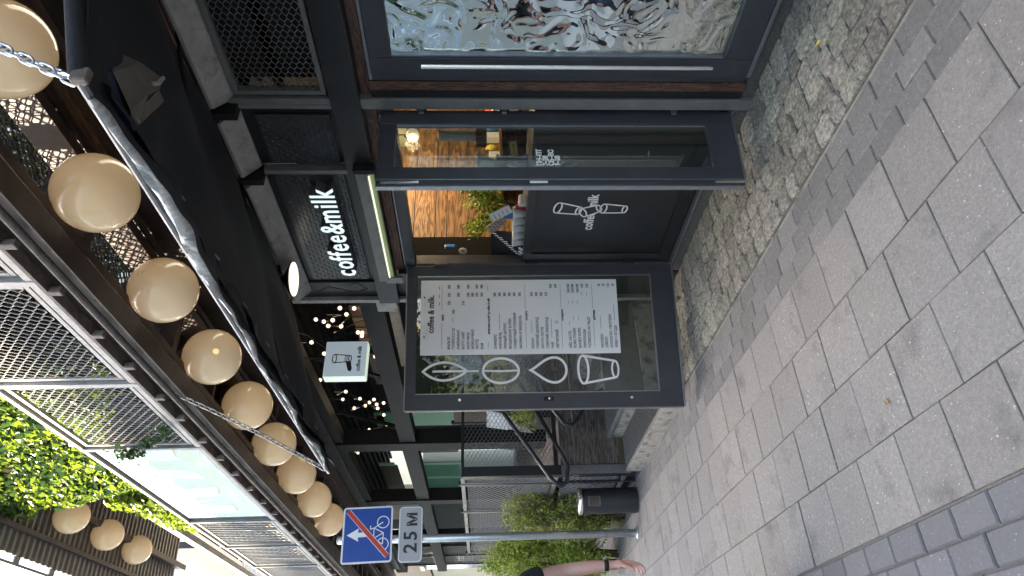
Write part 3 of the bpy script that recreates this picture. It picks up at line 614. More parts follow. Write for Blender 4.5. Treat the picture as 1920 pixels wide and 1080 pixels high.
# ---- narrow open leaf
def leaf_root(name, label, loc, d, parent=None):
    o = bpy.data.objects.new(name, None); COL.objects.link(o); o.parent = cafe; o.location = Vector(loc) - ORG['cafe_building']; o.rotation_euler = (0, 0, math.atan2(d[1], d[0])); o['label'] = label; ORG[o.name] = Vector((0, 0, 0)); return o
def LB(name, mat, par, w0, w1, z0, z1, t0=-.022, t1=.022, bev=.003): return MB().box(w0, w1, t0, t1, z0, z1).build(name, M[mat], par, bev=bev)
nl = leaf_root('narrow_door_leaf', 'narrow glazed door leaf standing open with white opening hours', (-2.80, 3.05, 0), (-.05, -.5))
LB('leaf_frame', 'paint', nl, .03, .128, .112, 2.165); LB('leaf_frame', 'paint', nl, .437, .515, .112, 2.165)
LB('leaf_frame', 'paint', nl, .128, .437, .112, .272); LB('leaf_frame', 'paint', nl, .128, .437, 2.070, 2.165)
LB('leaf_glass', 'glass_d', nl, .125, .44, .27, 2.072, -.004, .004, 0); LB('glazing_bead', 'edge', nl, .129, .137, .274, 2.068, .006, .016, 0)
LB('sweep', 'edge', nl, .03, .515, .098, .111, -.024, .024, .001)
LB('leaf_edge', 'edge', nl, .517, .524, .112, 2.165, -.016, .022, .001); LB('leaf_edge', 'paint', nl, .526, .556, .112, 2.165, -.020, .018, .004); LB('leaf_edge', 'edge', nl, .558, .566, .112, 2.165, -.018, .016, .001)
for z0, z1 in ((.115, .28), (1.32, 1.22), (2.14, 1.93)): LB('bolt_plate', 'chrome', nl, .530, .546, z0, z1, .0185, .023, .001)

for z in (.45, 1.45, 1.93):
    h_ = LB('hinge', 'black', nl, .004, .028, z - .03, z + .03, .0, .045, .002)
    MB().tube([(.0, .022, z - .075), (.0, .022, z + .075)], .017, 12).build('hinge_pin', M['black'], h_); MB().box(.02, .06, .023, .035, z - .015, z + .015).build('hinge_arm', M['greysteel'], h_, bev=.002)
TT = Matrix(((-1, 0, 0, 0), (0, 0, 1, .0055), (0, 1, 0, 0), (0, 0, 0, 1)))     # text x = towards the hinge, y = up, z = facing the camera
mb = MB()
for i, tx in enumerate(('ПН–ПТ', '7–20', 'СБ–ВС', '9–20')): mb.text(tx, .041, TT @ Matrix.Translation((-.415, 1.245 - i * .034, 0)), .0004, .0018, sx=.85)
mb.build('opening_hours', M['print_white'], nl)
# ---- wide open leaf with the menu
wl = leaf_root('wide_door_leaf', 'wide glazed door leaf standing open with four white outline icons', (-4.36, 3.0, 0), (-.297, -1.08))
W0, W1 = 0.0, 1.105
LB('leaf_frame', 'paint', wl, W0, .078, .105, 2.152); LB('leaf_frame', 'paint', wl, .992, W1, .105, 2.152)
LB('leaf_frame', 'paint', wl, .078, .992, .105, .272); LB('leaf_frame', 'paint', wl, .078, .992, 2.078, 2.152)
LB('leaf_glass', 'glass', wl, .076, .994, .27, 2.08, -.004, .004, 0)
LB('sweep', 'edge', wl, W0, W1, .092, .104, -.024, .024, .001); LB('leaf_edge', 'edge', wl, W1, W1 + .008, .105, 2.152, -.02, .01, .001); LB('edge_strip', 'edge', wl, W0, W1, 2.153, 2.16, -.012, .024, .001)
LB('glazing_bead', 'edge', wl, .079, .085, .274, 2.076, .006, .014, 0); LB('glazing_bead', 'edge', wl, .984, .991, .274, 2.076, .006, .014, 0); LB('glazing_bead', 'edge', wl, .086, .983, .273, .281, .006, .014, 0)
lk = LB('lock_plate', 'black2', wl, 1.02, 1.05, 1.065, 1.14, .0225, .026, .001); MB().tube([(1.035, .026, 1.1), (1.035, .034, 1.1)], .008, 10).build('cylinder', M['chrome'], lk)
for z in (.49, 1.755): MB().tube([(1.035, .0222, z), (1.035, .028, z)], .010, 12).build('stud', M['chrome'], wl)
for z in (.45, 1.2, 1.9): MB().tube([(-.008, .028, z - .05), (-.008, .028, z + .05)], .011, 10).build('hinge', M['black'], wl)
# icons on the glass
cx = -.82
def icon(name, f):
    mb = MB(); f(mb); mb.build(name, M['print_white'], wl)
def bez(p0, p1, p2, p3, n=14): return [tuple((1 - t) ** 3 * a + 3 * (1 - t) ** 2 * t * b + 3 * (1 - t) * t * t * c + t ** 3 * d for a, b, c, d in zip(p0, p1, p2, p3)) for t in [i / n for i in range(n + 1)]]
def leafi(mb):
    c0 = 1.83; top = 2.025; bot = 1.70
    l = bez((cx, top), (cx - .045, 1.98), (cx - .125, 1.86), (cx, bot)); r = bez((cx, bot), (cx + .125, 1.86), (cx + .045, 1.98), (cx, top))
    mb.ribbon(l + r[1:-1], .017, .002, TT, closed=True); mb.ribbon([(cx, 1.955), (cx, 1.615)], .015, .0022, TT)
def beani(mb):
    mb.ribbon(ell(cx, 1.45, .092, .133), .018, .002, TT, closed=True); mb.ribbon([(cx, 1.578), (cx - .004, 1.45), (cx, 1.322)], .014, .0022, TT)
def dropi(mb):
    a = bez((cx, 1.228), (cx - .03, 1.17), (cx - .094, 1.12), (cx - .094, 1.05)); b = ell(cx, 1.05, .094, .088, 0, 18, math.pi, 2 * math.pi); c = bez((cx + .094, 1.05), (cx + .094, 1.12), (cx + .03, 1.17), (cx, 1.228))
    mb.ribbon(a + b[1:-1] + c[:-1], .018, .002, TT, closed=True)
def cupi(mb):
    mb.ribbon(ell(cx, .835, .105, .038), .016, .002, TT, closed=True); mb.ribbon(ell(cx, .595, .062, .024), .014, .002, TT, closed=True)
    mb.ribbon([(cx - .104, .832), (cx - .062, .592)], .016, .0022, TT); mb.ribbon([(cx + .104, .832), (cx + .062, .592)], .016, .0022, TT)
for n_, f_ in (('leaf_icon', leafi), ('bean_icon', beani), ('drop_icon', dropi), ('cup_icon', cupi)): icon(n_, f_)
# menu board, hung on the inner side of the glass
mn = thing('menu_board', 'large pale grey menu card full of black print on the wide open door leaf', 'menu', (-4.36, 3.0, 0), math.atan2(-1.08, -.297))
MB().box(.118, .700, .012, .020, .546, 2.048).build('card', M['board'], mn, bev=.001)
TM = Matrix(((-1, 0, 0, 0), (0, 0, 1, .0208), (0, 1, 0, 0), (0, 0, 0, 1)))
def zx(px): return 2.05 - (px - 790) / 364 * 1.505
def wy(py): return .119 + (py - 528) / 135 * .583
mb = MB()
def put(s, px, py, size=.0275, off=.0006, align='LEFT', sx=.84): mb.text(s, size, TM @ Matrix.Translation((-wy(py), zx(px + 3.2), 0)), .0003, off, align, sx)
put('coffee & milk.', 811, 624, .064, .0018, sx=.84)
items = [(841, 'ФИЛЬТР', (220, 250, 300)), (849, 'ЭСПРЕССО Х2', ('200',)), (858, 'АМЕРИКАНО', (None, 250, 280)), (867, 'ФЛЭТ УАЙТ', (310,)), (876, 'КАПУЧИНО', (None, 330, 360)), (884, 'МОККАЧИНО', (None, 380)), (892, 'ЛАТТЕ', (None, 330, 360)), (901, 'РАФ', (None, 360, 380)),
    (925, 'СНИКЕРС', (None, 380)), (934, 'КАРАМЕЛЬ', (None, 380)), (943, 'ПРЯНЫЙ ЦИТРУС', (None, 380)), (952, 'ВОЗДУШНАЯ ХАЛВА', (None, 380)), (961, 'СЛИВОЧНЫЙ ПЛОМБИР', (None, 380)), (971, 'МАЛИНА И МИНДАЛЬ', (None, 380)),
    (993, 'КАКАО', (None, 360)), (1002, 'ГОРЯЧИЙ ШОКОЛАД', (None, 380)), (1011, 'МАТЧА ЛАТТЕ', (None, 380)), (1020, 'ГОРЯЧИЙ ЛИМОНАД', (None, 330)), (1029, 'ЧАЙ', (None, None, 360)), (1038, 'АВТОРСКИЙ', (None, None, 360)),
    (1062, 'АЙС ЛАТТЕ', (None, None, '350/380')), (1070, 'КОФЕ-ТОНИК', (None, None, '350/380')), (1079, 'БАМБЛ-КОФЕ', (None, None, '360/380')), (1088, 'ЛИМОНАДЫ', (None, None, 330)), (1097, 'ЭСПРЕССО НА ЛЬДУ', (None, None, 220)),
    (1120, 'МОЛОКО', (None, None, 90)), (1128, 'СИРОП', (None, None, 50)), (1137, 'КОЛЛАГЕН / ПРОТЕИН', (None, None, 110)), (1146, 'УРБЕЧ / ЯГОДА', (None, None, 25))]
for px, s, pr in items:
    put(s, px, 653)
    for c_, v in enumerate(pr):
        if v is not None:
            yy = (566, 551, 536)[c_] if s != 'ЭСПРЕССО Х2' else 582
            put(str(v), px, yy, .0275, .0006, 'RIGHT', .8)
for px, s, py in ((829, 'кофе', 596), (913, 'капучино и раф by coffee & milk', 594), (982, 'не кофе', 594), (1048, 'холодные', 594), (1107, 'добавки', 594)): put(s, px, py, .023, .0012, 'CENTER', .85)
for px in (829, 913, 982, 1048, 1107):
    for a, b in ((652, 640 if px == 913 else 606), (548 if px == 913 else 582, 537)): mb.box(-wy(a), -wy(b), zx(px) - .001, zx(px) + .001, .0, .0004, TM)
for px, a, b in ((934, 620, 590), (993, 625, 603), (1029, 635, 600), (1062, 612, 605), (1070, 603, 596), (1079, 603, 596), (1120, 620, 596), (1146, 604, 575), (849, 604, 596), (1062, 573, 567), (1070, 573, 567), (1079, 573, 567), (1088, 558, 552), (1097, 558, 552)): mb.box(-wy(a), -wy(b), zx(px) - .0012, zx(px) + .0012, .0, .0004, TM)
for c_ in (571, 557, 542): mb.box(-wy(c_ + 3), -wy(c_ - 3), zx(829) + .018, zx(829) + .022, 0, .0004, TM)
mb.ribbon(ell(-wy(606), zx(1038), .011, .011), .002, .0004, TM, closed=True); put('4', 1038, 607.5, .018, .0004)
mb.build('printed_text', M['print_black'], mn)
for w_ in (.255, .563): MB().tube([(w_, .0215, 2.02), (w_, .030, 2.02)], .006, 8).build('clip', M['black2'], mn)

# ================================================================= AWNING
aw = thing('awning', 'black canvas awning with silvery front hem hung on chains over the cafe door', 'awning', (-2.75, 3.0, 3.1))
AX0, AX1, AY0, AY1, AZ0, AZ1 = -1.19, -4.32, 1.41, 3.0, 2.60, 3.14
ra = random.Random(8); nu, nv = 60, 26; mb = MB(); vs = []
for j in range(nv + 1):
    v = j / nv
    for i in range(nu + 1):
        u = i / nu; x = AX0 + (AX1 - AX0) * u; y = AY0 + (AY1 - AY0) * v; z = AZ0 + (AZ1 - AZ0) * v - .02 * u * (1 - v)
        z -= .055 * math.sin(math.pi * v) * (.55 + .45 * abs(math.sin(math.pi * u * 3))) + .012 * math.sin(9 * v + 14 * u) + .01 * math.sin(23 * u + 3 * v)
        vs.append((x, y, z))
mb.add(vs, [(j * (nu + 1) + i, j * (nu + 1) + i + 1, (j + 1) * (nu + 1) + i + 1, (j + 1) * (nu + 1) + i) for j in range(nv) for i in range(nu)])
o = mb.build('canvas', M['canvas'], aw, smooth=True); so = o.modifiers.new('t', 'SOLIDIFY'); so.thickness = .005
MB().tube([(AX0, AY0, AZ0 + .01), (AX1, AY0, AZ0 - .01)], .014, 10).build('front_bar', M['greysteel'], aw)
MB().tube([(AX0, AY0 + .01, AZ0 + .01), (AX0 + .02, AY1, AZ1)], .024, 10).build('side_roll', M['canvas'], aw, smooth=True)
MB().tube([(AX1, AY0 + .01, AZ0 - .01), (AX1 - .02, AY1, AZ1)], .016, 10).build('side_bar', M['black2'], aw, smooth=True)
for x in (-2.25, -3.3): MB().tube([(x, AY0 + .03, AZ0 - .005), (x, 2.2, 2.86), (x, AY1, AZ1 - .02)], .010, 8).build('rafter', M['black2'], aw, smooth=True)
# crinkled silvery hem along the front
nu = 120; vs = []
for i in range(nu + 1):
    u = i / nu; x = AX0 - .06 + (AX1 + .03 - AX0) * u
    w = .007 + .034 * math.exp(-((u - .17) / .10) ** 2) + .006 * math.sin(u * 31) + .004 * math.sin(u * 77) ; dy = .006 * math.sin(u * 47) + .004 * math.sin(u * 113)
    z = AZ0 - .02 * u - .02 * math.sin(u * math.pi * 4) ** 2 * 1.1
    vs += [(x, AY0 - .016 + dy, z + .006), (x, AY0 - .020 - dy, z - w * .2), (x, AY0 - .012 + dy, z - w), (x, AY0 + .012, z - w * 1.15)]
mb = MB(); mb.add(vs, [(4 * i + k, 4 * i + k + 1, 4 * i + 5 + k, 4 * i + 4 + k) for i in range(nu) for k in range(2)]); o = mb.build('silver_hem', M['hem'], aw, smooth=True); o.modifiers.new('t', 'SOLIDIFY').thickness = .003
mb = MB(); mb.add(vs, [(4 * i + 2, 4 * i + 3, 4 * i + 7, 4 * i + 6) for i in range(nu)]); mb.build('hem_fold', M['canvas'], aw, smooth=True)
# black lining gathered inside the hem
vs = []
for i in range(nu + 1):
    u = i / nu; x = AX0 - .08 + (AX1 + .05 - AX0) * u; z = AZ0 - .02 * u - .02 * math.sin(u * math.pi * 4) ** 2 * 1.1
    vs += [(x, AY0 + .012, z - .035 - .01 * math.sin(u * 40)), (x, AY0 + .045 + .008 * math.sin(u * 63), z - .028 + .008 * math.sin(u * 90)), (x, AY0 + .10 + .012 * math.sin(u * 37), z + .03)]
mb = MB(); mb.add(vs, [(3 * i + k, 3 * i + k + 1, 3 * i + 4 + k, 3 * i + 3 + k) for i in range(nu) for k in range(2)]); mb.build('gathered_lining', M['canvas'], aw, smooth=True)
for i in range(9):
    x = -1.38 - i * .335; th = [2 * math.pi * k / 12 for k in range(12)]
    MB().tube([(x + .012 * math.cos(a), AY0 + .05 + .010 * math.sin(a), AZ0 - .045 + .009 * math.sin(a * 1) - .02 * (i / 9)) for a in th], .0022, 6, closed=True).build('eyelet_ring', M['greysteel'], aw)
BX('end_bracket', M['rust'], aw, AX0 - .012, AX0 + .012, AY0 - .022, AY0 + .022, AZ0 - .022, AZ0 + .022, bev=.005)
# torn flap hanging under the canvas near the corner
def sheet(name, pts, mat, par, th=.004):
    mb = MB(); mb.add(pts, [tuple(range(len(pts)))]); o = mb.build(name, mat, par); o.modifiers.new('t', 'SOLIDIFY').thickness = th; return o
fl = MB(); P0 = [(-1.321, 1.698, 2.7), (-1.446, 1.775, 2.655), (-1.549, 1.824, 2.64), (-1.525, 1.745, 2.62), (-1.428, 1.462, 2.585), (-1.362, 1.477, 2.57), (-1.299, 1.556, 2.61), (-1.336, 1.639, 2.66), (-1.451, 1.632, 2.6)]
fl.add(P0, [(0, 1, 7), (7, 1, 6), (1, 2, 3), (1, 3, 8), (6, 1, 8), (6, 8, 5), (5, 8, 4)]); o = fl.build('torn_flap', M['canvas_worn'], aw); o.modifiers.new('t', 'SOLIDIFY').thickness = .004
sheet('blue_lining', [(-1.278, 1.632, 2.68), (-1.255, 1.493, 2.62), (-1.296, 1.436, 2.585), (-1.415, 1.413, 2.57), (-1.424, 1.501, 2.6), (-1.299, 1.556, 2.61)], M['canvas_blue'], aw)
sheet('torn_flap', [(-1.449, 1.484, 2.6), (-1.585, 1.72, 2.66), (-1.599, 1.597, 2.62), (-1.545, 1.486, 2.6)], M['canvas'], aw)
sheet('flap_strip', [(-1.525, 1.745, 2.62), (-1.398, 1.482, 2.585), (-1.428, 1.462, 2.585), (-1.555, 1.725, 2.61)], M['rust'], aw)
MB().tube([(-1.484, 1.723, 2.62), (-1.499, 1.745, 2.61), (-1.51, 1.783, 2.61)], .007, 6).build('torn_end', M['greylit'], aw)
def chain(label, p, q, mat, pitch, wire):
    t = thing('chain', label, 'chain', p, 0, 'chains holding the awning'); p = Vector(p); q = Vector(q); d = (q - p); n = int(d.length / pitch)
    for i in range(n):
        c = p.lerp(q, (i + .5) / n) + Vector((0, 0, -.03 * math.sin(math.pi * (i + .5) / n))); qd = d.to_track_quat('X', 'Z').to_matrix() @ Matrix.Rotation(R(90) * (i % 2) + R(35), 3, 'X')
        L2 = pitch * .36; r2 = pitch * .30; ring = [(L2 + r2 * math.cos(a), r2 * math.sin(a)) for a in [R(-90 + 30 * k) for k in range(7)]] + [(-L2 + r2 * math.cos(a), r2 * math.sin(a)) for a in [R(90 + 30 * k) for k in range(7)]]
        MB().tube([c + qd @ Vector((a, b, 0)) for a, b in ring], wire, 6, closed=True).build('link', M[mat], t, smooth=True)
    return t
chain('bright steel chain in front of the nearest globe lamp, tied to the awning corner', (-1.20, 1.40, 2.62), (-1.20, 1.97, 3.68), 'galv', .040, .0036)
c2 = chain('thin dark chain running in front of the middle globe lamps to the far awning corner', (-4.32, 1.41, 2.60), (-4.34, 1.955, 3.66), 'greylit', .044, .0042)
mb = MB()
for k in range(4):
    a = k * 1.3; mb.tube([(-1.2 + .012 * math.sin(a + b * .9), 1.40 + b * .02 * .5, 2.60 + b * .018 + .006 * math.cos(a)) for b in range(5)], .005, 6)
mb.build('shackle', M['chrome'], bpy.data.objects['chain'], smooth=True)
# pendant light under the far end of the awning
pl_ = thing('pendant_lamp', 'round black pendant lamp with glowing white underside beside the awning end', 'lamp', (-4.2, 2.79, 2.956))
MB().lathe([(.133, 2.962), (.130, 2.972), (.06, 3.01), (.02, 3.04), (.015, 3.06)], (-4.2, 2.79, 0), 28).build('shade', M['black'], pl_, smooth=True)
MB().lathe([(.126, 2.956), (.126, 2.961)], (-4.2, 2.79, 0), 28).build('glowing_disc', M['disc'], pl_)
MB().tube([(-4.2, 2.79, 3.06), (-4.18, 2.86, 3.075), (-4.2, 2.98, 3.08)], .008, 8).build('arm', M['black2'], pl_)

# ================================================================= BALCONY above the shop
bal = thing('balcony', 'grey steel balcony with expanded metal railings above the awning, brown beams beneath', 'balcony', (-5, 2.0, 3.7))
BY = 1.95
def B(name, mat, *b, bev=.003, par=None): return BX(name, M[mat], par or bal, *b, bev=bev)
XF = -16.2
B('edge_beam', 'brown', XF, 1.0, 1.97, 2.03, 3.60, 3.80)
B('edge_flange', 'rust', XF, 1.0, 1.90, 1.968, 3.765, 3.79)
B('lower_flange', 'brown', XF, 1.0, 1.935, 2.06, 3.590, 3.604)
MB().tube([(XF, 1.985 - .06, 3.655), (-9, 1.925, 3.66), (1, 1.925, 3.655)], .020, 8).build('conduit', M['rust'], bal, smooth=True)
for k in range(36): 
    x = -.9 - k * .42 + rs.uniform(-.03, .03); MB().box(x - .02, x + .02, 1.893, 1.93, 3.70, 3.762).build('clamp', M['rust'], bal, bev=.006)
for y0, y1, z0, m in ((2.12, 2.17, 3.64, 'brown'), (2.46, 2.52, 3.60, 'brown'), (2.60, 2.64, 3.64, 'brown')): B('joist', m, XF, 1.0, y0, y1, z0, 3.78)
B('soffit_batten', 'wood_beam', -3.05, 1.0, 2.66, 2.78, 3.60, 3.66)
B('soffit_beam', 'brown', XF, 1.0, 2.80, 2.96, 3.56, 3.9); B('soffit_beam', 'black', XF, 1.0, 2.98, 3.12, 3.42, 3.9)
for k in range(13):
    x = -.55 - k * 1.2; B('cross_joist', 'brown', x - .035, x + .035, 2.065, 2.98, 3.66, 3.77)
for k in range(30):
    x = -4.6 - k * .36; B('soffit_rib', 'brown' if k % 3 else 'greysteel', x - .016, x + .016, 2.18, 2.45, 3.672, 3.70, bev=0)
B('soffit_sheet', 'black2', XF, -4.4, 2.07, 2.98, 3.785, 3.80)
for i, (a, b) in enumerate(((-1.9, -1.0), (-2.62, -1.98), (-3.2, -2.68), (-3.9, -3.25))): B('olive_sheet', 'olive', a, b, 2.53, 2.79 if i % 2 else 2.6, 3.765, 3.775)
B('white_slat', 'white', -2.66, -2.46, 2.53, 2.545, 3.74, 3.75); B('white_slat', 'white', -2.66, -2.46, 2.56, 2.575, 3.74, 3.75); B('white_slat', 'white', -2.68, -2.46, 2.59, 2.605, 3.74, 3.75)
mb = MB(); expanded(mb, 5.6, .90, .085, .030, .006, .006, Matrix.Translation((-5.0, 2.06, 3.80)) @ Matrix.Rotation(R(-90), 4, 'X')); mb.build('floor_grating', M['meshd'], bal, kind='stuff')
mb = MB(); expanded(mb, 5.6, .90, .06, .022, .007, .006, Matrix.Translation((-5.0, 2.06, 3.86)) @ Matrix.Rotation(R(-90), 4, 'X')); mb.build('dimming_mesh', M['meshd'], bal, kind='stuff')  # second mesh layer added to cut the light through the floor
mb = MB()
for k in range(46): mb.box(XF, 1.0, 2.0 + k * .024, 2.0 + k * .024 + .004, 3.83, 3.85)
# railing: posts, top and bottom rails, framed mesh panels
RZ0, RZ1 = 3.80, 4.76
B('bottom_rail', 'greylit', XF, 1.0, 1.93, 1.985, 3.815, 3.86); B('top_rail', 'greylit', XF, 1.0, 1.93, 1.98, 4.73, 4.765)
posts = [-.55, -1.75, -2.93, -4.13, -5.33, -7.62, -8.85, -10.05, -11.3, -12.5, -13.7, -14.9, -16.1]
for i, x in enumerate(posts):
    B('rail_post', 'greylit' if x > -5 else 'greysteel', x - .022, x + .022, 1.925, 1.99, 3.80, 4.766)  # near posts take the lit-looking copy of the steel, far ones plain
for i in range(len(posts) - 1):
    a, b = posts[i] - .045, posts[i + 1] + .045
    if posts[i] == -5.33:
        MB().box(b, a, 1.952, 1.962, 3.88, 4.72).build('glass_panel', M['glass_rail'], bal); B('glass_clamp', 'greysteel', b, a, 1.945, 1.969, 3.862, 3.884); continue
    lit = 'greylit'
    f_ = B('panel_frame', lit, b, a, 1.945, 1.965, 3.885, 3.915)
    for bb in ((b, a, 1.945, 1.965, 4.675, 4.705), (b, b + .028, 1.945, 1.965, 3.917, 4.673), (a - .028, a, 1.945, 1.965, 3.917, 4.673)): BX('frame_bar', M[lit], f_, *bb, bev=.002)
    mb = MB()
    if posts[i] > -5:
        expanded(mb, a - b - .05, .75, .075, .032, .0045, .007, Matrix.Translation((b + .025, 1.95, 3.918)))
    else:
        n = int((a - b - .05) / .085)
        for k in range(n): mb.bar((b + .03 + k * .085, 1.955, 3.915), (b + .03 + k * .085 + .05, 1.955, 4.675), .012, .012)
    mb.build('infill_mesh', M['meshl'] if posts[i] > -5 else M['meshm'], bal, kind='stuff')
# upper storey behind the balcony
up = thing('upper_storey', 'dark upper storey wall with windows behind the balcony railing', 'building', (-5, 3.6, 3.8))
BX('wall', M['black2'], up, XF, 1.2, 3.55, 3.7, 3.8, 6.9, bev=0)
for k in range(7):
    x = -1.0 - k * 1.7; w = BX('window', M['greysteel'], up, x - 1.3, x - .3, 3.515, 3.548, 4.0, 6.1); MB().box(x - 1.24, x - .36, 3.506, 3.513, 4.06, 6.04).build('pane', M['glass_d'], w)
BX('wall', M['black2'], up, -22.4, XF - .01, 3.55, 3.7, 3.0, 8.6, bev=0)
BX('roof_slab', M['black2'], up, XF, 1.2, 3.2, 9.0, 6.9, 7.1, bev=0); BX('rear_block', M['black2'], up, XF, 1.2, 6.1, 9.0, 3.95, 6.9, bev=0)
BX('street_wall', M['black2'], up, 1.21, 9, 3.02, 9, -.2, 7.1, bev=0)
# corrugated canopy over the balcony
cn = thing('roof_canopy', 'grey corrugated metal roof overhang above the ivy', 'roof', (-6, 2.5, 6.72))
mb = MB(); n = 100; per = .115; vs = []; prof = [(0, 0), (.035, 0), (.05, -.045), (.095, -.045)]
k = 0; x = -12.2
pts = []
while x < .9:
    for dx, dz in prof: pts.append((x + dx, dz))
    x += per
for (x, dz) in pts: vs += [(x, 1.72, 6.70 + dz), (x, 3.5, 6.76 + dz), (x, 1.72, 6.72 + dz), (x, 3.5, 6.78 + dz)]
q = len(pts); fs = []
for i in range(q - 1): a = 4 * i; b = a + 4; fs += [(a, b, b + 1, a + 1), (a + 2, a + 3, b + 3, b + 2), (a, a + 2, b + 2, b)]
mb.add(vs, fs); mb.build('corrugated_sheet', M['corr'], cn)
BX('purlin', M['brown'], cn, -12.2, 1, 2.32, 2.40, 6.52, 6.62); BX('purlin', M['brown'], cn, -12.2, 1, 1.95, 2.0, 6.60, 6.65)
BX('gutter_bar', M['greysteel'], cn, -12.4, 1, 1.62, 1.65, 6.66, 6.69)
for k in range(14): BX('gutter_tab', M['greysteel'], cn, -.9 - k * .72, -.8 - k * .72, 1.63, 1.80, 6.68, 6.70)
# ---- globe lamps
glob = None
GL = ['nearest and largest cream globe lamp, crossed by the bright chain', 'second globe lamp from the near end, beside the awning hem', 'third globe lamp from the near end, dust streaks on its side',
      'fourth globe lamp with a small glowing spot inside', 'fifth globe lamp, just beyond the glowing-spot one', 'sixth globe lamp, crossed by the thin dark chain', 'seventh globe lamp, close to the far awning tip', 'eighth globe lamp, second to last before the road sign', 'last globe lamp of the lower row, touching the road sign corner']
def globe(label, p, group):
    t = thing('globe_lamp', label, 'lamp', p, 0, group, local=True)
    g_ = MB().sphere((0, 0, 0), .197, 40, 26).build('globe', M['globe'], t, smooth=True)
    MB().lathe([(.06, .175), (.065, .20), (.05, .235), (.02, .24)], (0, 0, 0), 18).build('mounting_cap', M['brown'], t, smooth=True)
    mb = MB(); r_ = random.Random(5)
    for i in range(16):
        a = r_.uniform(-.5, 1.4) + 1.0; e = r_.uniform(-.1, .9); l = r_.uniform(.05, .35)
        mb.tube([(.1974 * math.cos(e + .04 * math.sin(j)) * math.cos(a + l * j / 5), .1974 * math.cos(e + .04 * math.sin(j)) * math.sin(a + l * j / 5), .1974 * math.sin(e + .04 * math.sin(j))) for j in range(5)], [.0002, .0008, .001, .0007, .0002], 4)
    mb.build('dust_streaks', M['globe_dirt'], g_, kind='stuff'); return t
for i, l in enumerate(GL):
    p = ((-1.83, -2.655, -3.52, -4.39, -5.25, -6.10, -6.98, -7.84, -8.73)[i], (2.33, 2.285, 2.265, 2.26, 2.255, 2.235, 2.232, 2.216, 2.212)[i], 3.5)
    if glob is None: glob = globe(l, p, 'globe lamps under the balcony')
    else: dup(glob, p, l, rotz=[0, .5, -.7, .3, 1.5, 2.2, 2.9, .8, 1.9][i])
sp_ = [o for o in bpy.data.objects if o.name == 'globe_lamp.003'][0]
b = MB(); b.sphere((0, 0, 0), .020, 12, 8, (1, 1, 1)); o = b.build('bulb_spot', M['glow']); o.parent = sp_; o.location = (.145, -.090, -.088)
UL = ['globe lamp of the upper row at the picture edge, half hidden by ivy', 'upper row globe lamp whose edge is covered by ivy', 'upper row globe lamp just clear of the ivy', 'last globe lamp of the upper row under the canopy']
for x, l in zip((-6.98, -8.50, -9.42, -10.32), UL): dup(glob, (x, 2.26, 6.42 if x > -8 else 6.50), l, rotz=x, group='globe lamps under the roof canopy')

# ---- ivy curtain between railing and canopy
iv = thing('ivy', 'dense sunlit ivy hanging behind the balcony railing up to the canopy', 'climbing plant', (-5.9, 2.08, 4.2))
ri = random.Random(21); pts = []; pts2 = []
for i in range(15000):
    x = ri.uniform(-7.75, -3.6); z = ri.uniform(3.95, 6.65)
    e = -7.35 - .22 * math.sin(z * 3.1) - .12 * math.sin(z * 9)
    if z < 4.7: e = -5.6 + (4.7 - z) * 2.2
    if x < e: continue
    if z < 4.68 and (ri.random() < .72 or x > -4.15): continue
    d = .16 * (math.sin(x * 3.3 + z * 2) * .5 + .5) + .10 * math.sin(x * 9 + z * 7) * .5
    y = 2.10 - d * .6 + abs(ri.gauss(0, .05))
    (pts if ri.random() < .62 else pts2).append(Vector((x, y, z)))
for i in range(900):   # lower fringe to the far side of the glass panel
    u = ri.random(); pts.append(Vector((-7.1 - 1.25 * u, 2.05 + ri.gauss(0, .03), 5.25 - .42 * u + ri.gauss(0, .10))))
mb = MB(); leaves(mb, pts, .076, ri, lean=(0, -.6, .3)); mb.build('bright_leaves', M['leaf'], iv, kind='stuff')  # brighter of two leaf tones, split at random through the curtain
mb = MB(); leaves(mb, pts2, .078, ri, lean=(0, -.6, .2)); mb.build('dark_leaves', M['leaf_dark'], iv, kind='stuff')  # darker of the two leaf tones, spread the same way
mb = MB()
for i in range(26):
    x = ri.uniform(-7.2, -3.8); P = [(x, 2.14, 3.9)]
    for k in range(9): x += ri.uniform(-.12, .12); P.append((x, 2.14 + ri.uniform(-.02, .03), 3.9 + (k + 1) * .31))
    mb.tube(P, .006, 5)
mb.build('stems', M['stem'], iv)
tr = thing('ivy_trail', 'small ivy shoot trailing over the mesh panel beside the glass one', 'climbing plant', (-5.2, 1.92, 4.4)); P = []; mb = MB(); L2 = []
for k in range(15): P.append((-5.36 + .05 * k * (1 + .03 * k) * .55, 1.915 - .004 * (k % 3), 4.40 - .036 * k + .02 * math.sin(k)))
mb.tube(P, .004, 5); mb.build('stem', M['stem'], tr)
for p in P:
    for _ in range(7): L2.append(Vector(p) + Vector((ri.gauss(0, .03), ri.gauss(0, .012) - .01, ri.gauss(0, .03))))
for _ in range(90): L2.append(Vector((-5.38 + ri.gauss(0, .05), 1.91 + ri.gauss(0, .02), 4.42 + ri.gauss(0, .06))))
mb = MB(); leaves(mb, L2, .05, ri, lean=(0, -.8, 0)); mb.build('leaves', M['leaf_dark'], tr, kind='stuff')
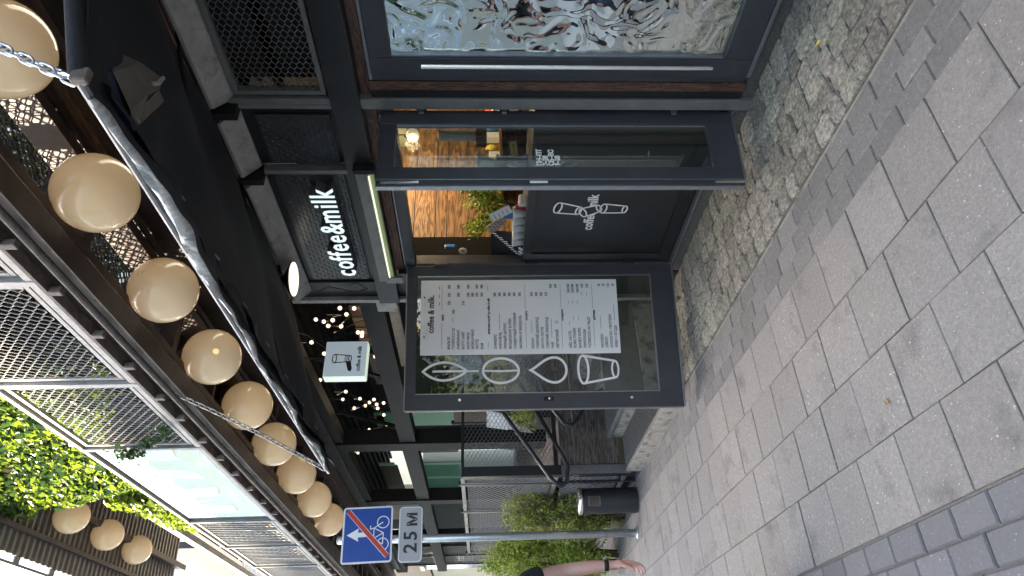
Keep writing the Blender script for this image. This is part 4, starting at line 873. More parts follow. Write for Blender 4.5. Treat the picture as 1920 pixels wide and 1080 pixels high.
# far end of the upper floor: mesh screens and pale walls
fu = thing('far_upper_block', 'pale upper block behind mesh screens beyond the canopy', 'building', (-13.5, 3.0, 4.0))
BX('wall', M['cream'], fu, -16.0, -12.9, 3.2, 3.5, 3.9, 5.55, bev=0)
BX('wall', M['cream'], fu, -19.0, -16.3, 2.6, 3.0, 3.6, 5.8, bev=0)
BX('sloping_beam', M['greylit'], fu, -13, -8.4, 2.25, 2.33, 5.55, 5.66)
mb = MB(); expanded(mb, 4.2, 1.5, .09, .042, .009, .006, Matrix.Translation((-14.2, 2.7, 4.5))); mb.build('mesh_screen', M['meshm'], fu, kind='stuff')
for k in range(5): BX('screen_post', M['greysteel'], fu, -14.2 + k * 1.05 - .03, -14.2 + k * 1.05 + .03, 2.66, 2.69, 3.9, 6.0)
mb = MB()
for k in range(40): mb.bar((-20 + k * .16, 2.35, 6.0), (-20 + k * .16, 3.2, 6.25), .02, .02)
mb.build('blue_roof_ribs', M['bluewhite'], fu, kind='stuff')

fb = thing('far_building', 'tall pale building closing the view beyond the canopy end', 'building', (-32, 3.4, 0))
BX('wall', M['cream'], fb, -46, -22.5, 3.4, 9, 0, 14, bev=0)
for i in range(6):
    for j in range(4):
        w = BX('window', M['white'], fb, -24.6 - i * 3.2, -23.2 - i * 3.2, 3.36, 3.398, 1.5 + j * 3.1, 3.3 + j * 3.1, bev=0); MB().box(-24.5 - i * 3.2, -23.3 - i * 3.2, 3.352, 3.358, 1.6 + j * 3.1, 3.2 + j * 3.1).build('pane', M['glass_d'], w)
# ================================================================= STEPS AND TERRACE
st = thing('entrance_steps', 'concrete steps with metal grate treads between the open door and the terrace', 'steps', (-5.9, 2.1, 0))
BX('kerb_block', M['conc'], st, -6.72, -4.98, 2.10, 2.115, -.05, .145, bev=.008)
SX0, SX1 = -6.66, -4.99
for i in range(5):
    y = 2.118 + i * .33; z = .155 * (i + 1)
    BX('riser', M['conc'], st, SX0, SX1, y, y + .33, -.05, z - .034, bev=.004)
    BX('nosing', M['greysteel'], st, SX0, SX1, y - .014, y - .002, z - .036, z + .004, bev=.002)
    mb = MB(); T = Matrix.Translation((SX0, y, z)) @ Matrix.Rotation(R(-90), 4, 'X'); expanded(mb, SX1 - SX0, .325, .055, .024, .006, .008, T); mb.build('grate_tread', M['meshm'], st, kind='stuff')
    mb = MB().box(SX0, SX1, y, y + .328, z - .033, z - .026); mb.build('tread_tray', M['black2'], st)
BX('cheek', M['conc'], st, -4.985, -4.93, 2.12, 3.0, -.05, .30, bev=.006)
BX('kick_plate', M['greysteel'], st, -4.975, -4.95, 2.13, 3.0, .30, .62, bev=.004)
deck = thing('terrace_deck', 'raised timber terrace deck behind the steps', 'deck', (-8, 4.5, .7))
BX('deck_floor', M['wood_deck'], deck, -17, -4.9, 3.77, 6.2, .72, .78, bev=0); BX('deck_floor', M['wood_deck'], deck, -17, -6.8, 2.2, 3.765, .72, .78, bev=0)
BX('deck_fascia', M['black2'], deck, -17, -6.82, 2.16, 2.19, -.05, .78)
# guard at the far side of the steps: planks below, mesh above
gd2 = thing('stair_guard', 'far side guard of the steps with weathered planks below and diamond mesh above', 'railing', (-6.72, 2.8, 0))
z = .20
for h_ in (.145, .15, .155, .155):
    BX('side_plank', M['wood_deck'], gd2, -6.74, -6.712, 2.185, 3.76, z, z + h_ - .006, bev=.003); z += h_
BX('corner_post', M['black'], gd2, -6.78, -6.70, 2.08, 2.18, .05, 1.80)
BX('rail', M['black'], gd2, -6.745, -6.705, 2.182, 3.9, .825, .87); BX('rail', M['black'], gd2, -6.745, -6.705, 2.182, 3.9, 1.775, 1.805)
BX('strip', M['edge'], gd2, -6.70, -6.695, 2.085, 2.175, .1, .8, bev=.001)
mb = MB(); expanded(mb, 1.66, .90, .074, .0215, .0038, .005, Matrix.Translation((-6.725, 3.85, .873)) @ Matrix.Rotation(R(-90), 4, 'Z')); mb.build('diamond_mesh', M['meshm'], gd2, kind='stuff')
for i, (P, lb) in enumerate(((((-6.62, 3.45, 1.62), (-6.55, 2.70, 1.38), (-6.5, 1.98, .93), (-6.5, 1.90, .84), (-6.5, 1.94, .78), (-6.5, 2.10, .76), (-6.5, 2.2, .80), (-6.55, 3.2, 1.28)), 'long black bent handrail loop at the foot of the steps'),
                         (((-6.2, 3.3, 1.15), (-6.2, 2.62, .93), (-6.2, 2.42, .80), (-6.2, 2.40, .73), (-6.2, 2.47, .66), (-6.2, 2.64, .56), (-6.2, 2.72, .50), (-6.2, 2.78, .35), (-6.2, 2.8, .16)), 'short black bent handrail nearer the open menu door'))):
    t = thing('handrail', lb, 'handrail', P[-1], 0, 'black tube handrails of the steps'); MB().tube(P, .021, 12).build('rail_tube', M['black'], t, smooth=True)
    MB().tube([P[-3], Vector(P[-3]) + Vector((-.12 if i == 0 else -.4, .02, -.01))], .012, 8).build('rail_bracket', M['greysteel'], t)
# terrace railing along the street
rl = thing('terrace_railing', 'grey framed expanded metal railing panels along the terrace front', 'railing', (-7.9, 2.1, 0))
for a, b in ((-6.98, -6.79), (-8.04, -7.02), (-9.18, -8.10), (-10.3, -9.24)):
    f_ = BX('panel_frame', M['greysteel'], rl, a, b, 2.09, 2.12, 1.77, 1.81)
    for bb in ((a, b, 2.09, 2.12, .82, .86), (a, a + .03, 2.09, 2.12, .862, 1.768), (b - .03, b, 2.09, 2.12, .862, 1.768)): BX('frame_bar', M['greysteel'], f_, *bb)
    mb = MB(); expanded(mb, b - a - .03, .90, .075, .032, .006, .006, Matrix.Translation((a + .02, 2.1, .865))); mb.build('panel_mesh', M['meshm'], rl, kind='stuff')
    BX('lower_frame', M['greysteel'], rl, a, b, 2.09, 2.12, .12, .16)
    mb = MB(); expanded(mb, b - a - .02, .6, .075, .032, .006, .006, Matrix.Translation((a + .01, 2.1, .17))); mb.build('lower_mesh', M['meshm'], rl, kind='stuff')
for x in (-7.0, -8.07, -9.21, -10.33): BX('rail_post', M['black'], rl, x - .02, x + .02, 2.085, 2.125, .0, 1.84)
# terrace frame
tf = thing('steel_pergola', 'black steel frame of posts and beams over the terrace with pale strips', 'steel frame', (-8.4, 3.1, .7))
for x, w in ((-8.4, .26), (-10.95, .22), (-13.6, .2)):
    BX('post', M['pergola'], tf, x - w / 2, x + w / 2, 3.0, 3.2, .7, 3.9); BX('post_strip', M['edge'], tf, x - w / 2 - .05, x - w / 2 - .02, 3.02, 3.04, 1.85, 3.5, bev=0)  # plain aluminium strip beside each post
BX('beam', M['pergola'], tf, -16.8, -4.85, 3.02, 3.16, 2.42, 2.62); BX('beam', M['pergola'], tf, -16.8, -4.85, 3.02, 3.16, 3.32, 3.56)
for x in (-8.35, -6.9): MB().bar((x, 3.25, 2.62), (x + .55, 3.25, 3.35), .03, .05).build('brace', M['pergola'], tf)
for x in (-8.62, -11.2): MB().prism([(0, 0), (.16, 0), (0, .16)], -.01, .01, Matrix.Translation((x, 3.05, 2.42)) @ Matrix.Rotation(R(90), 4, 'X') @ Matrix.Rotation(R(-90), 4, 'Z')).build('gusset', M['greylit'], tf)
BX('ceiling', M['black2'], tf, -16.8, -4.85, 3.2, 6.1, 3.9, 3.96, bev=0)
for k in range(12): BX('ceiling_rib', M['pergola'], tf, -16.8, -4.85, 3.3 + k * .22, 3.34 + k * .22, 3.84, 3.898, bev=0)
BX('end_screen', M['black2'], tf, -4.90, -4.86, 3.16, 6.0, .78, 3.9, bev=0)
BX('rear_wall', M['black2'], tf, -16.8, -4.9, 6.05, 6.1, .78, 3.9, bev=0)
BX('junction_plate', M['greylit'], tf, -5.03, -4.87, 3.0, 3.012, 2.30, 2.47)
# slatted coloured screen
sl = thing('slat_screen', 'screen of reddish, tan and grey vertical wooden slats hung inside the terrace', 'screen', (-7.9, 4.5, 2.7))
for k in range(12):
    m = ['wood_pink', 'wood_red', 'wood_red', 'wood_pink', 'wood_tan', 'wood_tan', 'wood_tan', 'wood_pink', 'wood_red', 'wood_red', 'wood_red', 'wood_pink'][k]
    BX('slat', M[m], sl, -7.42 - k * .090 - .082, -7.42 - k * .090, 4.5 + (k % 3) * .008, 4.53 + (k % 3) * .008, 2.76, 3.26)
BX('lower_rail', M['greysteel'], sl, -9.0, -7.3, 4.44, 4.50, 2.62, 2.755)
sk = thing('vent_box', 'black perforated box below the slat screen', 'vent', (-9.2, 4.5, 2.9)); BX('casing', M['black'], sk, -9.75, -8.7, 4.5, 4.7, 2.85, 3.22)
mb = MB(); 
for i in range(30):
    for j in range(10): mb.box(-9.72 + i * .034, -9.72 + i * .034 + .022, 4.494, 4.499, 2.87 + j * .034, 2.87 + j * .034 + .022)
mb.build('perforation', M['greysteel'], sk, kind='stuff')
# glazed rear side of the terrace: green framed windows
gw = thing('green_windows', 'green framed windows and pale panels at the back of the terrace', 'windows', (-15, 5.0, .8))
for a, b, z0, z1, m in ((-12.75, -12.1, 2.05, 2.92, 'greenpale'), (-12.62, -12.25, 2.12, 2.6, 'greenglass'), (-12.75, -12.1, 3.2, 3.62, 'greenglass'), (-12.6, -12.2, 3.45, 3.6, 'greylit'), (-14.35, -14.2, 2.1, 3.2, 'greylit'), (-15.15, -15.0, 2.05, 3.2, 'greenpale'), (-16.0, -15.2, 2.1, 3.15, 'greenglass'), (-17.1, -16.1, 2.1, 3.15, 'greenglass'), (-15.15, -15.0, 3.55, 4.05, 'greenpale'),
                         (-17.1, -15.2, 3.5, 4.05, 'olive'), (-16.15, -16.05, 2.1, 3.2, 'greenpale'), (-17.2, -17.12, 3.2, 3.4, 'greenpale')):
    BX('window_panel', M[m], gw, a, b, 5.0 - (.01 if m == 'greenpale' else 0), 5.03 - (.01 if m == 'greenpale' else 0), z0, z1)
cw = thing('cream_wall', 'cream rendered wall glowing behind the road sign', 'wall', (-19, 5.1, 0)); BX('render', M['cream'], cw, -19.9, -17.6, 5.0, 5.3, -.1, 4.4, bev=0); BX('ledge', M['stone'], cw, -21, -19.9, 5.0, 5.2, .0, 4.4, bev=0)
# things on the terrace behind the mesh
tb = thing('terrace_table', 'terrace table covered by a white cloth behind the diamond mesh', 'table', (-8.3, 3.5, .78))
BX('table_top', M['wood_deck'], tb, -8.9, -7.8, 3.2, 3.8, 1.48, 1.52)
for x in (-8.85, -7.85):
    for y in (3.25, 3.75): MB().tube([(x, y, .78), (x, y, 1.48)], .02, 8).build('leg', M['black'], tb)
cl = MB(); n = 24; vs = []
for i in range(n + 1):
    u = i / n; x = -8.95 + 1.2 * u; d = .36 + .30 * math.sin(math.pi * min(1, u * 1.1)) ** 3; w = .03 * math.sin(u * 30)
    vs += [(x, 3.18 - w, 1.526), (x, 3.14 - w, 1.52 - d * .5), (x, 3.13 + w, 1.52 - d), (x, 3.6, 1.528)]
cl.add(vs, [(4 * i, 4 * i + 1, 4 * i + 5, 4 * i + 4) for i in range(n)] + [(4 * i + 1, 4 * i + 2, 4 * i + 6, 4 * i + 5) for i in range(n)] + [(4 * i, 4 * i + 4, 4 * i + 7, 4 * i + 3) for i in range(n)])
o = cl.build('table_cloth', M['cloth'], org=(-8.3, 3.5, 1.5), smooth=True); o.modifiers.new('t', 'SOLIDIFY').thickness = .004; tag(o, 'white cloth hanging over the terrace table in pointed folds', 'tablecloth')
pw = thing('pale_screen', 'pale pinkish panelled screen on the terrace above the white cloth', 'screen', (-9, 4.3, .78))
for k in range(7): BX('screen_panel', M['wood_pink'], pw, -10.9 + k * .44, -10.9 + k * .44 + .42, 4.3, 4.33, 1.45, 2.05)
for x in (-10.9, -7.85): BX('screen_post', M['black'], pw, x - .03, x + .03, 4.28, 4.34, .78, 2.1)
bx_ = thing('flower_box', 'black planter of small lime green leaves by the top of the steps', 'planter', (-6.95, 3.1, .78)); BX('trough', M['black'], bx_, -7.2, -6.85, 2.75, 3.3, .78, 1.0)
mb = MB(); rb = random.Random(9); leaves(mb, [Vector((-7.02 + rb.gauss(0, .07), 3.0 + rb.gauss(0, .13), 1.12 + rb.gauss(0, .09))) for _ in range(900)], .04, rb); mb.build('leaves', M['bush'], bx_, kind='stuff')
tp = thing('terrace_plant', 'tall leafy potted plant on the terrace seen through the open menu door', 'plant', (-7.35, 3.55, .78)); MB().lathe([(.12, .78), (.16, 1.05), (.165, 1.08), (.14, 1.09)], (-7.35, 3.55, 0), 20).build('pot', M['black'], tp, smooth=True)
mb = MB(); P_ = []
for i in range(14):
    a = rb.uniform(0, 6.28); e = Vector((-7.35 + .42 * math.cos(a) * rb.uniform(.4, 1), 3.55 + .4 * math.sin(a) * rb.uniform(.4, 1), rb.uniform(1.5, 2.15))); b_ = Vector((-7.35, 3.55, 1.08)); mb.tube([b_, b_.lerp(e, .5) + Vector((0, 0, .08)), e], [.008, .006, .003], 5)
    for k in range(95): P_.append(b_.lerp(e, rb.uniform(.35, 1.05)) + Vector((rb.gauss(0, .06), rb.gauss(0, .06), rb.gauss(0, .06))))
mb.build('stems', M['stem'], tp); mb = MB(); leaves(mb, P_, .06, rb, mi=(0, 1)); mb.build('leaves', [M['bush'], M['leaf']], tp, kind='stuff')
# string of bulbs
SB = [[(-6.2, 3.67, 3.02), (-6.42, 3.74, 3.39), (-6.45, 3.73, 3.31), (-5.94, 3.45, 3.09), (-6.07, 3.46, 3.16), (-6.5, 3.7, 3.13), (-6.03, 3.64, 2.91), (-5.84, 3.53, 3.01), (-5.81, 3.62, 2.96), (-5.87, 3.62, 2.7), (-6.2, 3.62, 2.78)],
 [(-6.38, 3.44, 3.39), (-6.25, 3.48, 2.89), (-6.42, 3.57, 2.88), (-6.47, 3.56, 2.89), (-6.63, 3.66, 2.81), (-6.83, 3.75, 2.75), (-6.91, 3.73, 2.69), (-6.7, 3.6, 2.81), (-6.76, 3.57, 2.72), (-6.88, 3.52, 2.8), (-6.64, 3.44, 3.31)],
 [(-7.84, 3.53, 3.29), (-8.1, 3.55, 3.6), (-8.51, 3.72, 3.46), (-8.22, 3.6, 3.18), (-8.37, 3.61, 3.08), (-8.05, 3.51, 2.97), (-8.04, 3.44, 2.93), (-8.21, 3.53, 2.87), (-8.22, 3.47, 3.24), (-8.43, 3.59, 3.14)],
 [(-7.6, 3.58, 3.56), (-8.9, 3.75, 3.05), (-8.9, 3.65, 2.96), (-8.63, 3.49, 3.16), (-9.44, 3.72, 2.99), (-9.52, 3.68, 3.25), (-9.7, 3.67, 3.09)], [(-10.67, 3.68, 3.82), (-10.53, 3.72, 3.61), (-10.48, 3.67, 3.56), (-10.36, 3.54, 3.78)]]
sgs = ['string of small warm bulbs nearest the door, above the slat screen', 'string of small warm bulbs round the hanging light box', 'string of small warm bulbs over the middle terrace bay', 'string of small warm bulbs in front of the green windows', 'short string of bulbs at the far terrace post']
for S_, l in zip(SB, sgs):
    t = thing('string_lights', l, 'string lights', S_[0], 0, 'bulb strings on the terrace'); W = [Vector(S_[0]) + Vector((0, 0, .5))]
    for a, b in zip(S_[:-1], S_[1:]): W += [Vector(a), (Vector(a) + Vector(b)) / 2 + Vector((0, 0, -.03))]
    W += [Vector(S_[-1]), Vector(S_[-1]) + Vector((-.3, 0, .4))]; MB().tube(W, .004, 5).build('wire', M['black2'], t)
    for p in S_: 
        bb = MB().sphere((p[0], p[1], p[2] - .02), .021, 12, 8).build('bulb', M['bulb'], t, smooth=True); MB().tube([(p[0], p[1], p[2]), (p[0], p[1], p[2] + .035)], .010, 6).build('socket', M['black2'], bb)
for i, p in enumerate(((-6.6, 3.75, 2.95), (-8.6, 3.8, 3.05))):
    pl2 = bpy.data.lights.new('bulb_light', 'POINT'); pl2.energy = .55; pl2.color = (1, .86, .68); pl2.shadow_soft_size = .25; ol = bpy.data.objects.new('bulb_light', pl2); COL.objects.link(ol); ol.location = p
# light box
lb = thing('light_box', 'pale blue square light box with a cup drawing hanging over the steps', 'sign', (-5.6, 2.85, 2.62))
TB = Matrix(((0, 0, 1, -5.6), (1, 0, 0, 2.845), (0, 1, 0, 2.825), (0, 0, 0, 1)))    # x -> +Y, y -> up, z -> +X (to the camera)
MB().box(-.175, .175, -.185, .185, 0, .004, TB).build('face', M['boxlight'], lb); MB().box(-.18, .18, -.19, .19, -.11, -.001, TB).build('case', M['boxside'], lb, bev=.008)
mb = MB(); mb.text('coffee & milk', .050, TB @ Matrix.Translation((0, -.135, .0055)), .0004, .0014, 'CENTER', .95); cup2d(mb, 0, .03, 0, .085, .06, .14, .008, TB @ Matrix.Translation((0, 0, .005))); mb.ribbon(ell(0, -.005, .034, .009), .006, .002, TB @ Matrix.Translation((0, 0, .0055)), closed=True)
mb.prism([(-.035, -.005), (-.12, -.03), (-.13, -.055), (-.10, -.065), (-.028, -.05)], .0045, .006, TB); mb.build('cup_drawing', M['print_black'], lb)
MB().tube([(-5.6, 2.85, 3.01), (-5.6, 2.9, 3.9)], .006, 6).build('hanger', M['black2'], lb); MB().tube([(-5.6, 2.95, 3.01), (-5.62, 3.1, 3.2), (-5.5, 3.2, 3.6)], .004, 6).build('cable', M['greysteel'], lb)

# ================================================================= STREET THINGS
po = thing('sign_post', 'galvanised steel post carrying the blue road sign beside the bush', 'post', (-7.2, 1.614, 0))
MB().tube([(-7.2, 1.614, -.02), (-7.2, 1.614, 3.05)], .039, 20).build('tube', M['galv'], po, smooth=True); MB().lathe([(.06, -.002), (.06, .012), (.045, .02)], (-7.2, 1.614, 0), 20).build('foot', M['galv'], po); MB().sphere((-7.2, 1.614, 3.05), .04, 16, 8, (1, 1, .4)).build('cap', M['greysteel'], po)
for z in (.32, .34): MB().lathe([(.0395, z), (.041, z + .004), (.0395, z + .008)], (-7.2, 1.614, 0), 20).build('weld', M['greysteel'], po)
def TS(y, z, tilt=0): return Matrix(((0, 0, 1, -7.152), (1, 0, 0, y), (0, 1, 0, z), (0, 0, 0, 1))) @ Matrix.Rotation(R(tilt), 4, 'Z')
def rrect(w, h, r, n=6): return [(cx + r * math.cos(a), cy + r * math.sin(a)) for cx, cy, a0 in ((w / 2 - r, h / 2 - r, 0), (-w / 2 + r, h / 2 - r, 90), (-w / 2 + r, -h / 2 + r, 180), (w / 2 - r, -h / 2 + r, 270)) for a in [R(a0 + 90 * k / n) for k in range(n + 1)]]
sb = thing('road_sign', 'blue square road sign with white arrow and bicycle struck through in red', 'sign', (-7.16, 1.655, 2.5))
T = TS(1.655, 2.755, 1.5)
MB().prism(rrect(.55, .50, .03), -.004, 0, T).build('plate', M['white'], sb); MB().prism(rrect(.515, .465, .012), .0006, .0016, T).build('blue_field', M['sign_blue'], sb)
mb = MB(); mb.prism([(0, .205), (-.065, .085), (-.025, .095), (-.022, .01), (.022, .0), (.022, .095), (.065, .085)], .0018, .003, T)
for c in (.115, -.10): mb.ribbon(ell(c, -.155, .058, .058), .009, .002, T @ Matrix.Translation((0, 0, .001)), closed=True)
for l in (((-.10, -.155), (-.045, -.065), (.06, -.065), (.115, -.155)), ((-.10, -.155), (.01, -.16), (.06, -.065)), ((.01, -.16), (-.05, -.05)), ((-.075, -.045), (-.03, -.045)), ((.06, -.065), (.05, -.03), (.085, -.03))): mb.ribbon(l, .009, .002, T @ Matrix.Translation((0, 0, .001)))
mb.build('white_symbols', M['print_white'], sb); mb = MB(); mb.ribbon([(.235, .20), (-.215, -.205)], .052, .0012, T @ Matrix.Translation((0, 0, .0034))); mb.build('stripe_edge', M['print_white'], sb); mb = MB(); mb.ribbon([(.237, .203), (-.218, -.208)], .042, .0012, T @ Matrix.Translation((0, 0, .0048))); mb.build('red_stripe', M['sign_red'], sb)
BX('clamp', M['greysteel'], sb, -7.25, -7.158, 1.56, 1.67, 2.70, 2.74); BX('clamp', M['greysteel'], sb, -7.25, -7.158, 1.56, 1.67, 2.62, 2.66)
s2 = thing('distance_plate', 'grey rounded plate reading 25 м below the blue sign', 'sign', (-7.16, 1.65, 2.2)); T = TS(1.650, 2.322, 1.0)
MB().prism(rrect(.545, .238, .04), -.004, 0, T).build('plate', M['sign_grey'], s2); mb = MB(); mb.ribbon(rrect(.53, .223, .035), .007, .0008, T, closed=True); mb.build('border', M['print_white'], s2)
for ch, x_ in (('2', -.185), ('5', -.065), ('м', .07)): mb = MB(); mb.text(ch, .185, T @ Matrix.Translation((x_, -.062, .001)), .0006, .004, sx=1.05); mb.build('numeral', M['print_black'], s2)
BX('clamp', M['greysteel'], s2, -7.25, -7.158, 1.56, 1.67, 2.31, 2.34)
# litter bin
bn = thing('litter_bin', 'small black cylindrical litter bin with steel rim by the terrace corner', 'bin', (-7.02, 1.90, 0)); c = (-7.02, 1.90, 0)
MB().lathe([(.122, .01), (.128, .02), (.128, .56), (.120, .575)], c, 32).build('body', M['black'], bn, smooth=False); MB().lathe([(.128, .577), (.137, .585), (.135, .612), (.11, .625)], c, 32).build('rim', M['chrome'], bn, smooth=True); MB().lathe([(.13, 0), (.13, .012)], c, 32).build('foot_ring', M['greysteel'], bn)
a0 = math.atan2(-.27, .963); T = Matrix.Translation(c) @ Matrix.Rotation(a0, 4, 'Z')
for nm, m, r0, w, z0, z1 in (('opening_frame', 'greysteel', .1285, .37, .405, .525), ('opening', 'brown', .1305, .34, .412, .518)):
    mb = MB(); vs = [(r0 * math.cos(a), r0 * math.sin(a), z) for z in (z0, z1) for a in [-w + 2 * w * k / 8 for k in range(9)]] + [((r0 - .002) * math.cos(a), (r0 - .002) * math.sin(a), z) for z in (z0, z1) for a in [-w + 2 * w * k / 8 for k in range(9)]]
    mb.add(vs, [(k, k + 1, 10 + k, 9 + k) for k in range(8)], T); mb.build(nm, M[m], bn)
# bushes
def bush(name, label, c, rad, n, size, mats, seed):
    r_ = random.Random(seed); t = thing(name, label, 'bush', (c[0], c[1], 0)); pts = []; mb = MB()
    for i in range(26):
        a = r_.uniform(0, 6.28); q = r_.uniform(.3, 1); e = (c[0] + rad[0] * q * math.cos(a) * .8, c[1] + rad[1] * q * math.sin(a) * .8, c[2] + rad[2] * r_.uniform(.0, .75)); b0 = (c[0] + .1 * math.cos(a), c[1] + .1 * math.sin(a), 0)
        mb.tube([b0, ((b0[0] + e[0]) / 2 + r_.uniform(-.05, .05), (b0[1] + e[1]) / 2, e[2] * .5), e], [.010, .007, .003], 5)
    mb.build('branches', M['bark'], t)
    cl_ = [(Vector((r_.gauss(0, 1), r_.gauss(0, 1), r_.gauss(0, 1))).normalized() * r_.uniform(.55, 1.0)) for _ in range(90)]
    for i in range(n):
        q = r_.choice(cl_); p = q + Vector((r_.gauss(0, .13), r_.gauss(0, .13), r_.gauss(0, .13)))
        if p.length > 1.25: continue
        P = Vector((c[0] + p.x * rad[0], c[1] + p.y * rad[1], c[2] + p.z * rad[2]))
        if P.z > .03: pts.append(P)
    h = int(len(pts) * .6); mb = MB(); leaves(mb, pts[:h], size, r_, lean=(.2, -.2, .5)); mb.build('leaves', M[mats[0]], t, kind='stuff'); mb = MB(); leaves(mb, pts[h:], size, r_, lean=(.2, -.2, .4)); mb.build('darker_leaves', M[mats[1]], t, kind='stuff'); return t
bush('bush', 'brownish green bush behind the litter bin', (-7.75, 2.0, .70), (.42, .33, .64), 15000, .034, ('bush_b', 'bush'), 3)
bush('bush', 'bright lime green bush behind the sign post', (-8.45, 1.60, .82), (.50, .30, .70), 19000, .032, ('bush', 'bush'), 4)
bush('bush', 'low green bush farther along the terrace front', (-10.9, 1.75, .6), (.8, .28, .55), 7000, .05, ('bush', 'leaf_dark'), 6)
# far container and trees
ct = thing('container', 'pale blue corrugated container at the far end of the street', 'container', (-18.3, 3.6, 0)); mb = MB(); vs = []; pp = []
x = -19.1
while x < -17.1: pp += [(x, 0), (x + .07, 0), (x + .10, .05), (x + .17, .05)]; x += .2
for x, d in pp: vs += [(x, 3.5 + d, 0), (x, 3.5 + d, 3.1)]
mb.add(vs, [(2 * i, 2 * i + 2, 2 * i + 3, 2 * i + 1) for i in range(len(pp) - 1)]); mb.build('side_sheet', M['bluewhite'], ct); BX('body', M['greyblue'], ct, -19.1, -17.1, 3.57, 6, 0, 3.1); BX('corner_post', M['white'], ct, -17.15, -17.0, 3.45, 3.6, 0, 3.15); BX('roof_rail', M['greylit'], ct, -19.1, -17.0, 3.46, 3.5, 3.1, 3.2)
ms = thing('mesh_screen', 'brownish mesh screen in front of the far container', 'screen', (-15.7, 3.3, 0)); mb = MB(); expanded(mb, 1.9, 3.2, .10, .05, .012, .008, Matrix.Translation((-16.9, 3.2, .3))); mb.build('mesh', M['meshm'], ms, kind='stuff')
for x in (-16.9, -15.95, -15.0): BX('screen_post', M['brown'], ms, x - .03, x + .03, 3.18, 3.24, 0, 3.6)
def tree(label, c, h, rad, n, seed, size=.16):
    r_ = random.Random(seed); t = thing('tree', label, 'tree', (c[0], c[1], 0), 0, 'trees at the end of the street'); mb = MB()
    mb.tube([(c[0], c[1], -.1), (c[0] + .1, c[1], h * .3), (c[0] - .05, c[1] + .1, h * .6), (c[0], c[1], h * .85)], [.16, .12, .08, .03], 8)
    for i in range(12):
        a = r_.uniform(0, 6.28); z = h * r_.uniform(.3, .7); mb.tube([(c[0], c[1], z), (c[0] + rad * .4 * math.cos(a), c[1] + rad * .4 * math.sin(a), z + h * .1), (c[0] + rad * .8 * math.cos(a), c[1] + rad * .8 * math.sin(a), z + h * .16)], [.05, .03, .012], 5)
    mb.build('trunk', M['bark'], t); cs = [Vector((r_.gauss(0, .5), r_.gauss(0, .5), r_.gauss(0, .45))) for _ in range(40)]; pts = []
    for i in range(n):
        q = r_.choice(cs); p = q + Vector((r_.gauss(0, .16), r_.gauss(0, .16), r_.gauss(0, .14))); pts.append(Vector((c[0] + p.x * rad, c[1] + p.y * rad, h * .62 + p.z * h * .36)))
    mb = MB(); leaves(mb, pts, size, r_); mb.build('crown', M['tree'], t, kind='stuff')
tree('leafy green tree straight behind the distance plate', (-25, 5.0), 6.0, 2.2, 6000, 1); tree('leafy green tree at the left end of the street view', (-24, 2.6), 5.2, 1.8, 5000, 2); tree('tall tree behind the far container', (-29, 7.5), 8, 2.8, 5000, 3)
eb = thing('end_building', 'grey building closing the near end of the street behind the viewer', 'building', (34, -2, 0)); BX('wall', M['cream'], eb, 34, 40, -30, 30, -.1, 11, bev=0)
for i in range(7):
    for j in range(3): BX('window', M['bluewhite'], eb, 33.95, 33.998, -18 + i * 4, -16.2 + i * 4, 1.5 + j * 3.3, 3.4 + j * 3.3, bev=0)
tree('street tree behind the viewer, right of the kerb', (9.5, -.4), 6.2, 2.4, 6000, 31, .17); tree('street tree behind the viewer, farther along', (15, -1.2), 7.0, 2.6, 5000, 32, .2)
# building across the street, seen only in reflections and as the shade giver
op = thing('opposite_building', 'tall pale grey-green building across the street with rows of windows', 'building', (-30, -9, 0))
BX('facade', M['greyblue'], op, -95, 45, -12, -9, -.13, 20.8, bev=0); BX('cornice', M['white'], op, -95, 45, -9.25, -8.998, 20.2, 20.6, bev=0)
for i in range(28):
    for j in range(6):
        x = -66 + i * 3.6; z = 1.6 + j * 3.3; w = BX('window', M['white'], op, x, x + 1.7, -9.0, -8.95, z, z + 1.9, bev=0); MB().box(x + .1, x + 1.6, -8.949, -8.945, z + .1, z + 1.8).build('pane', M['bluewhite'], w)
for j in range(6): BX('string_course', M['beige'], op, -95, 45, -9.06, -8.997, .9 + j * 3.3, 1.05 + j * 3.3, bev=0)
tree('street tree across the road', (-14, -7.0), 8.5, 2.6, 5000, 12, .2); tree('street tree across the road, nearer the glazed door', (-4, -7.2), 7.5, 2.2, 5000, 13, .2)

# ================================================================= PERSON walking at the left edge
def skin_body(name, chains, mat, parent, root, sub=2):
    """chains: lists of (x, y, z, r); equal points are shared"""
    vs = []; rad = []; es = []; idx = {}
    for ch in chains:
        prev = None
        for (x, y, z, r) in ch:
            k = (round(x, 4), round(y, 4), round(z, 4))
            if k not in idx: idx[k] = len(vs); vs.append(k); rad.append(r if hasattr(r, '__len__') else (r, r))
            if prev is not None and prev != idx[k]: es.append((prev, idx[k]))
            prev = idx[k]
    me = bpy.data.meshes.new(name); me.from_pydata(vs, es, []); o = bpy.data.objects.new(name, me); COL.objects.link(o); sk_ = o.modifiers.new('skin', 'SKIN')
    for i, d in enumerate(me.skin_vertices[0].data): d.radius = rad[i]; d.use_root = (i == root)
    sk_.branch_smoothing = .6; sk_.use_smooth_shade = True; sb_ = o.modifiers.new('sub', 'SUBSURF'); sb_.levels = sub; sb_.render_levels = sub
    me.materials.append(mat); dg = bpy.context.evaluated_depsgraph_get(); m2 = bpy.data.meshes.new_from_object(o.evaluated_get(dg)); o.modifiers.clear(); o.data = m2
    for p in m2.polygons: p.use_smooth = True
    if not m2.materials: m2.materials.append(mat)
    o.parent = parent; return o
pr_ = thing('person', 'person in a black short sleeved tee walking, dark watch on the wrist', 'person', (-3.9, .43, 0), 0, local=True)
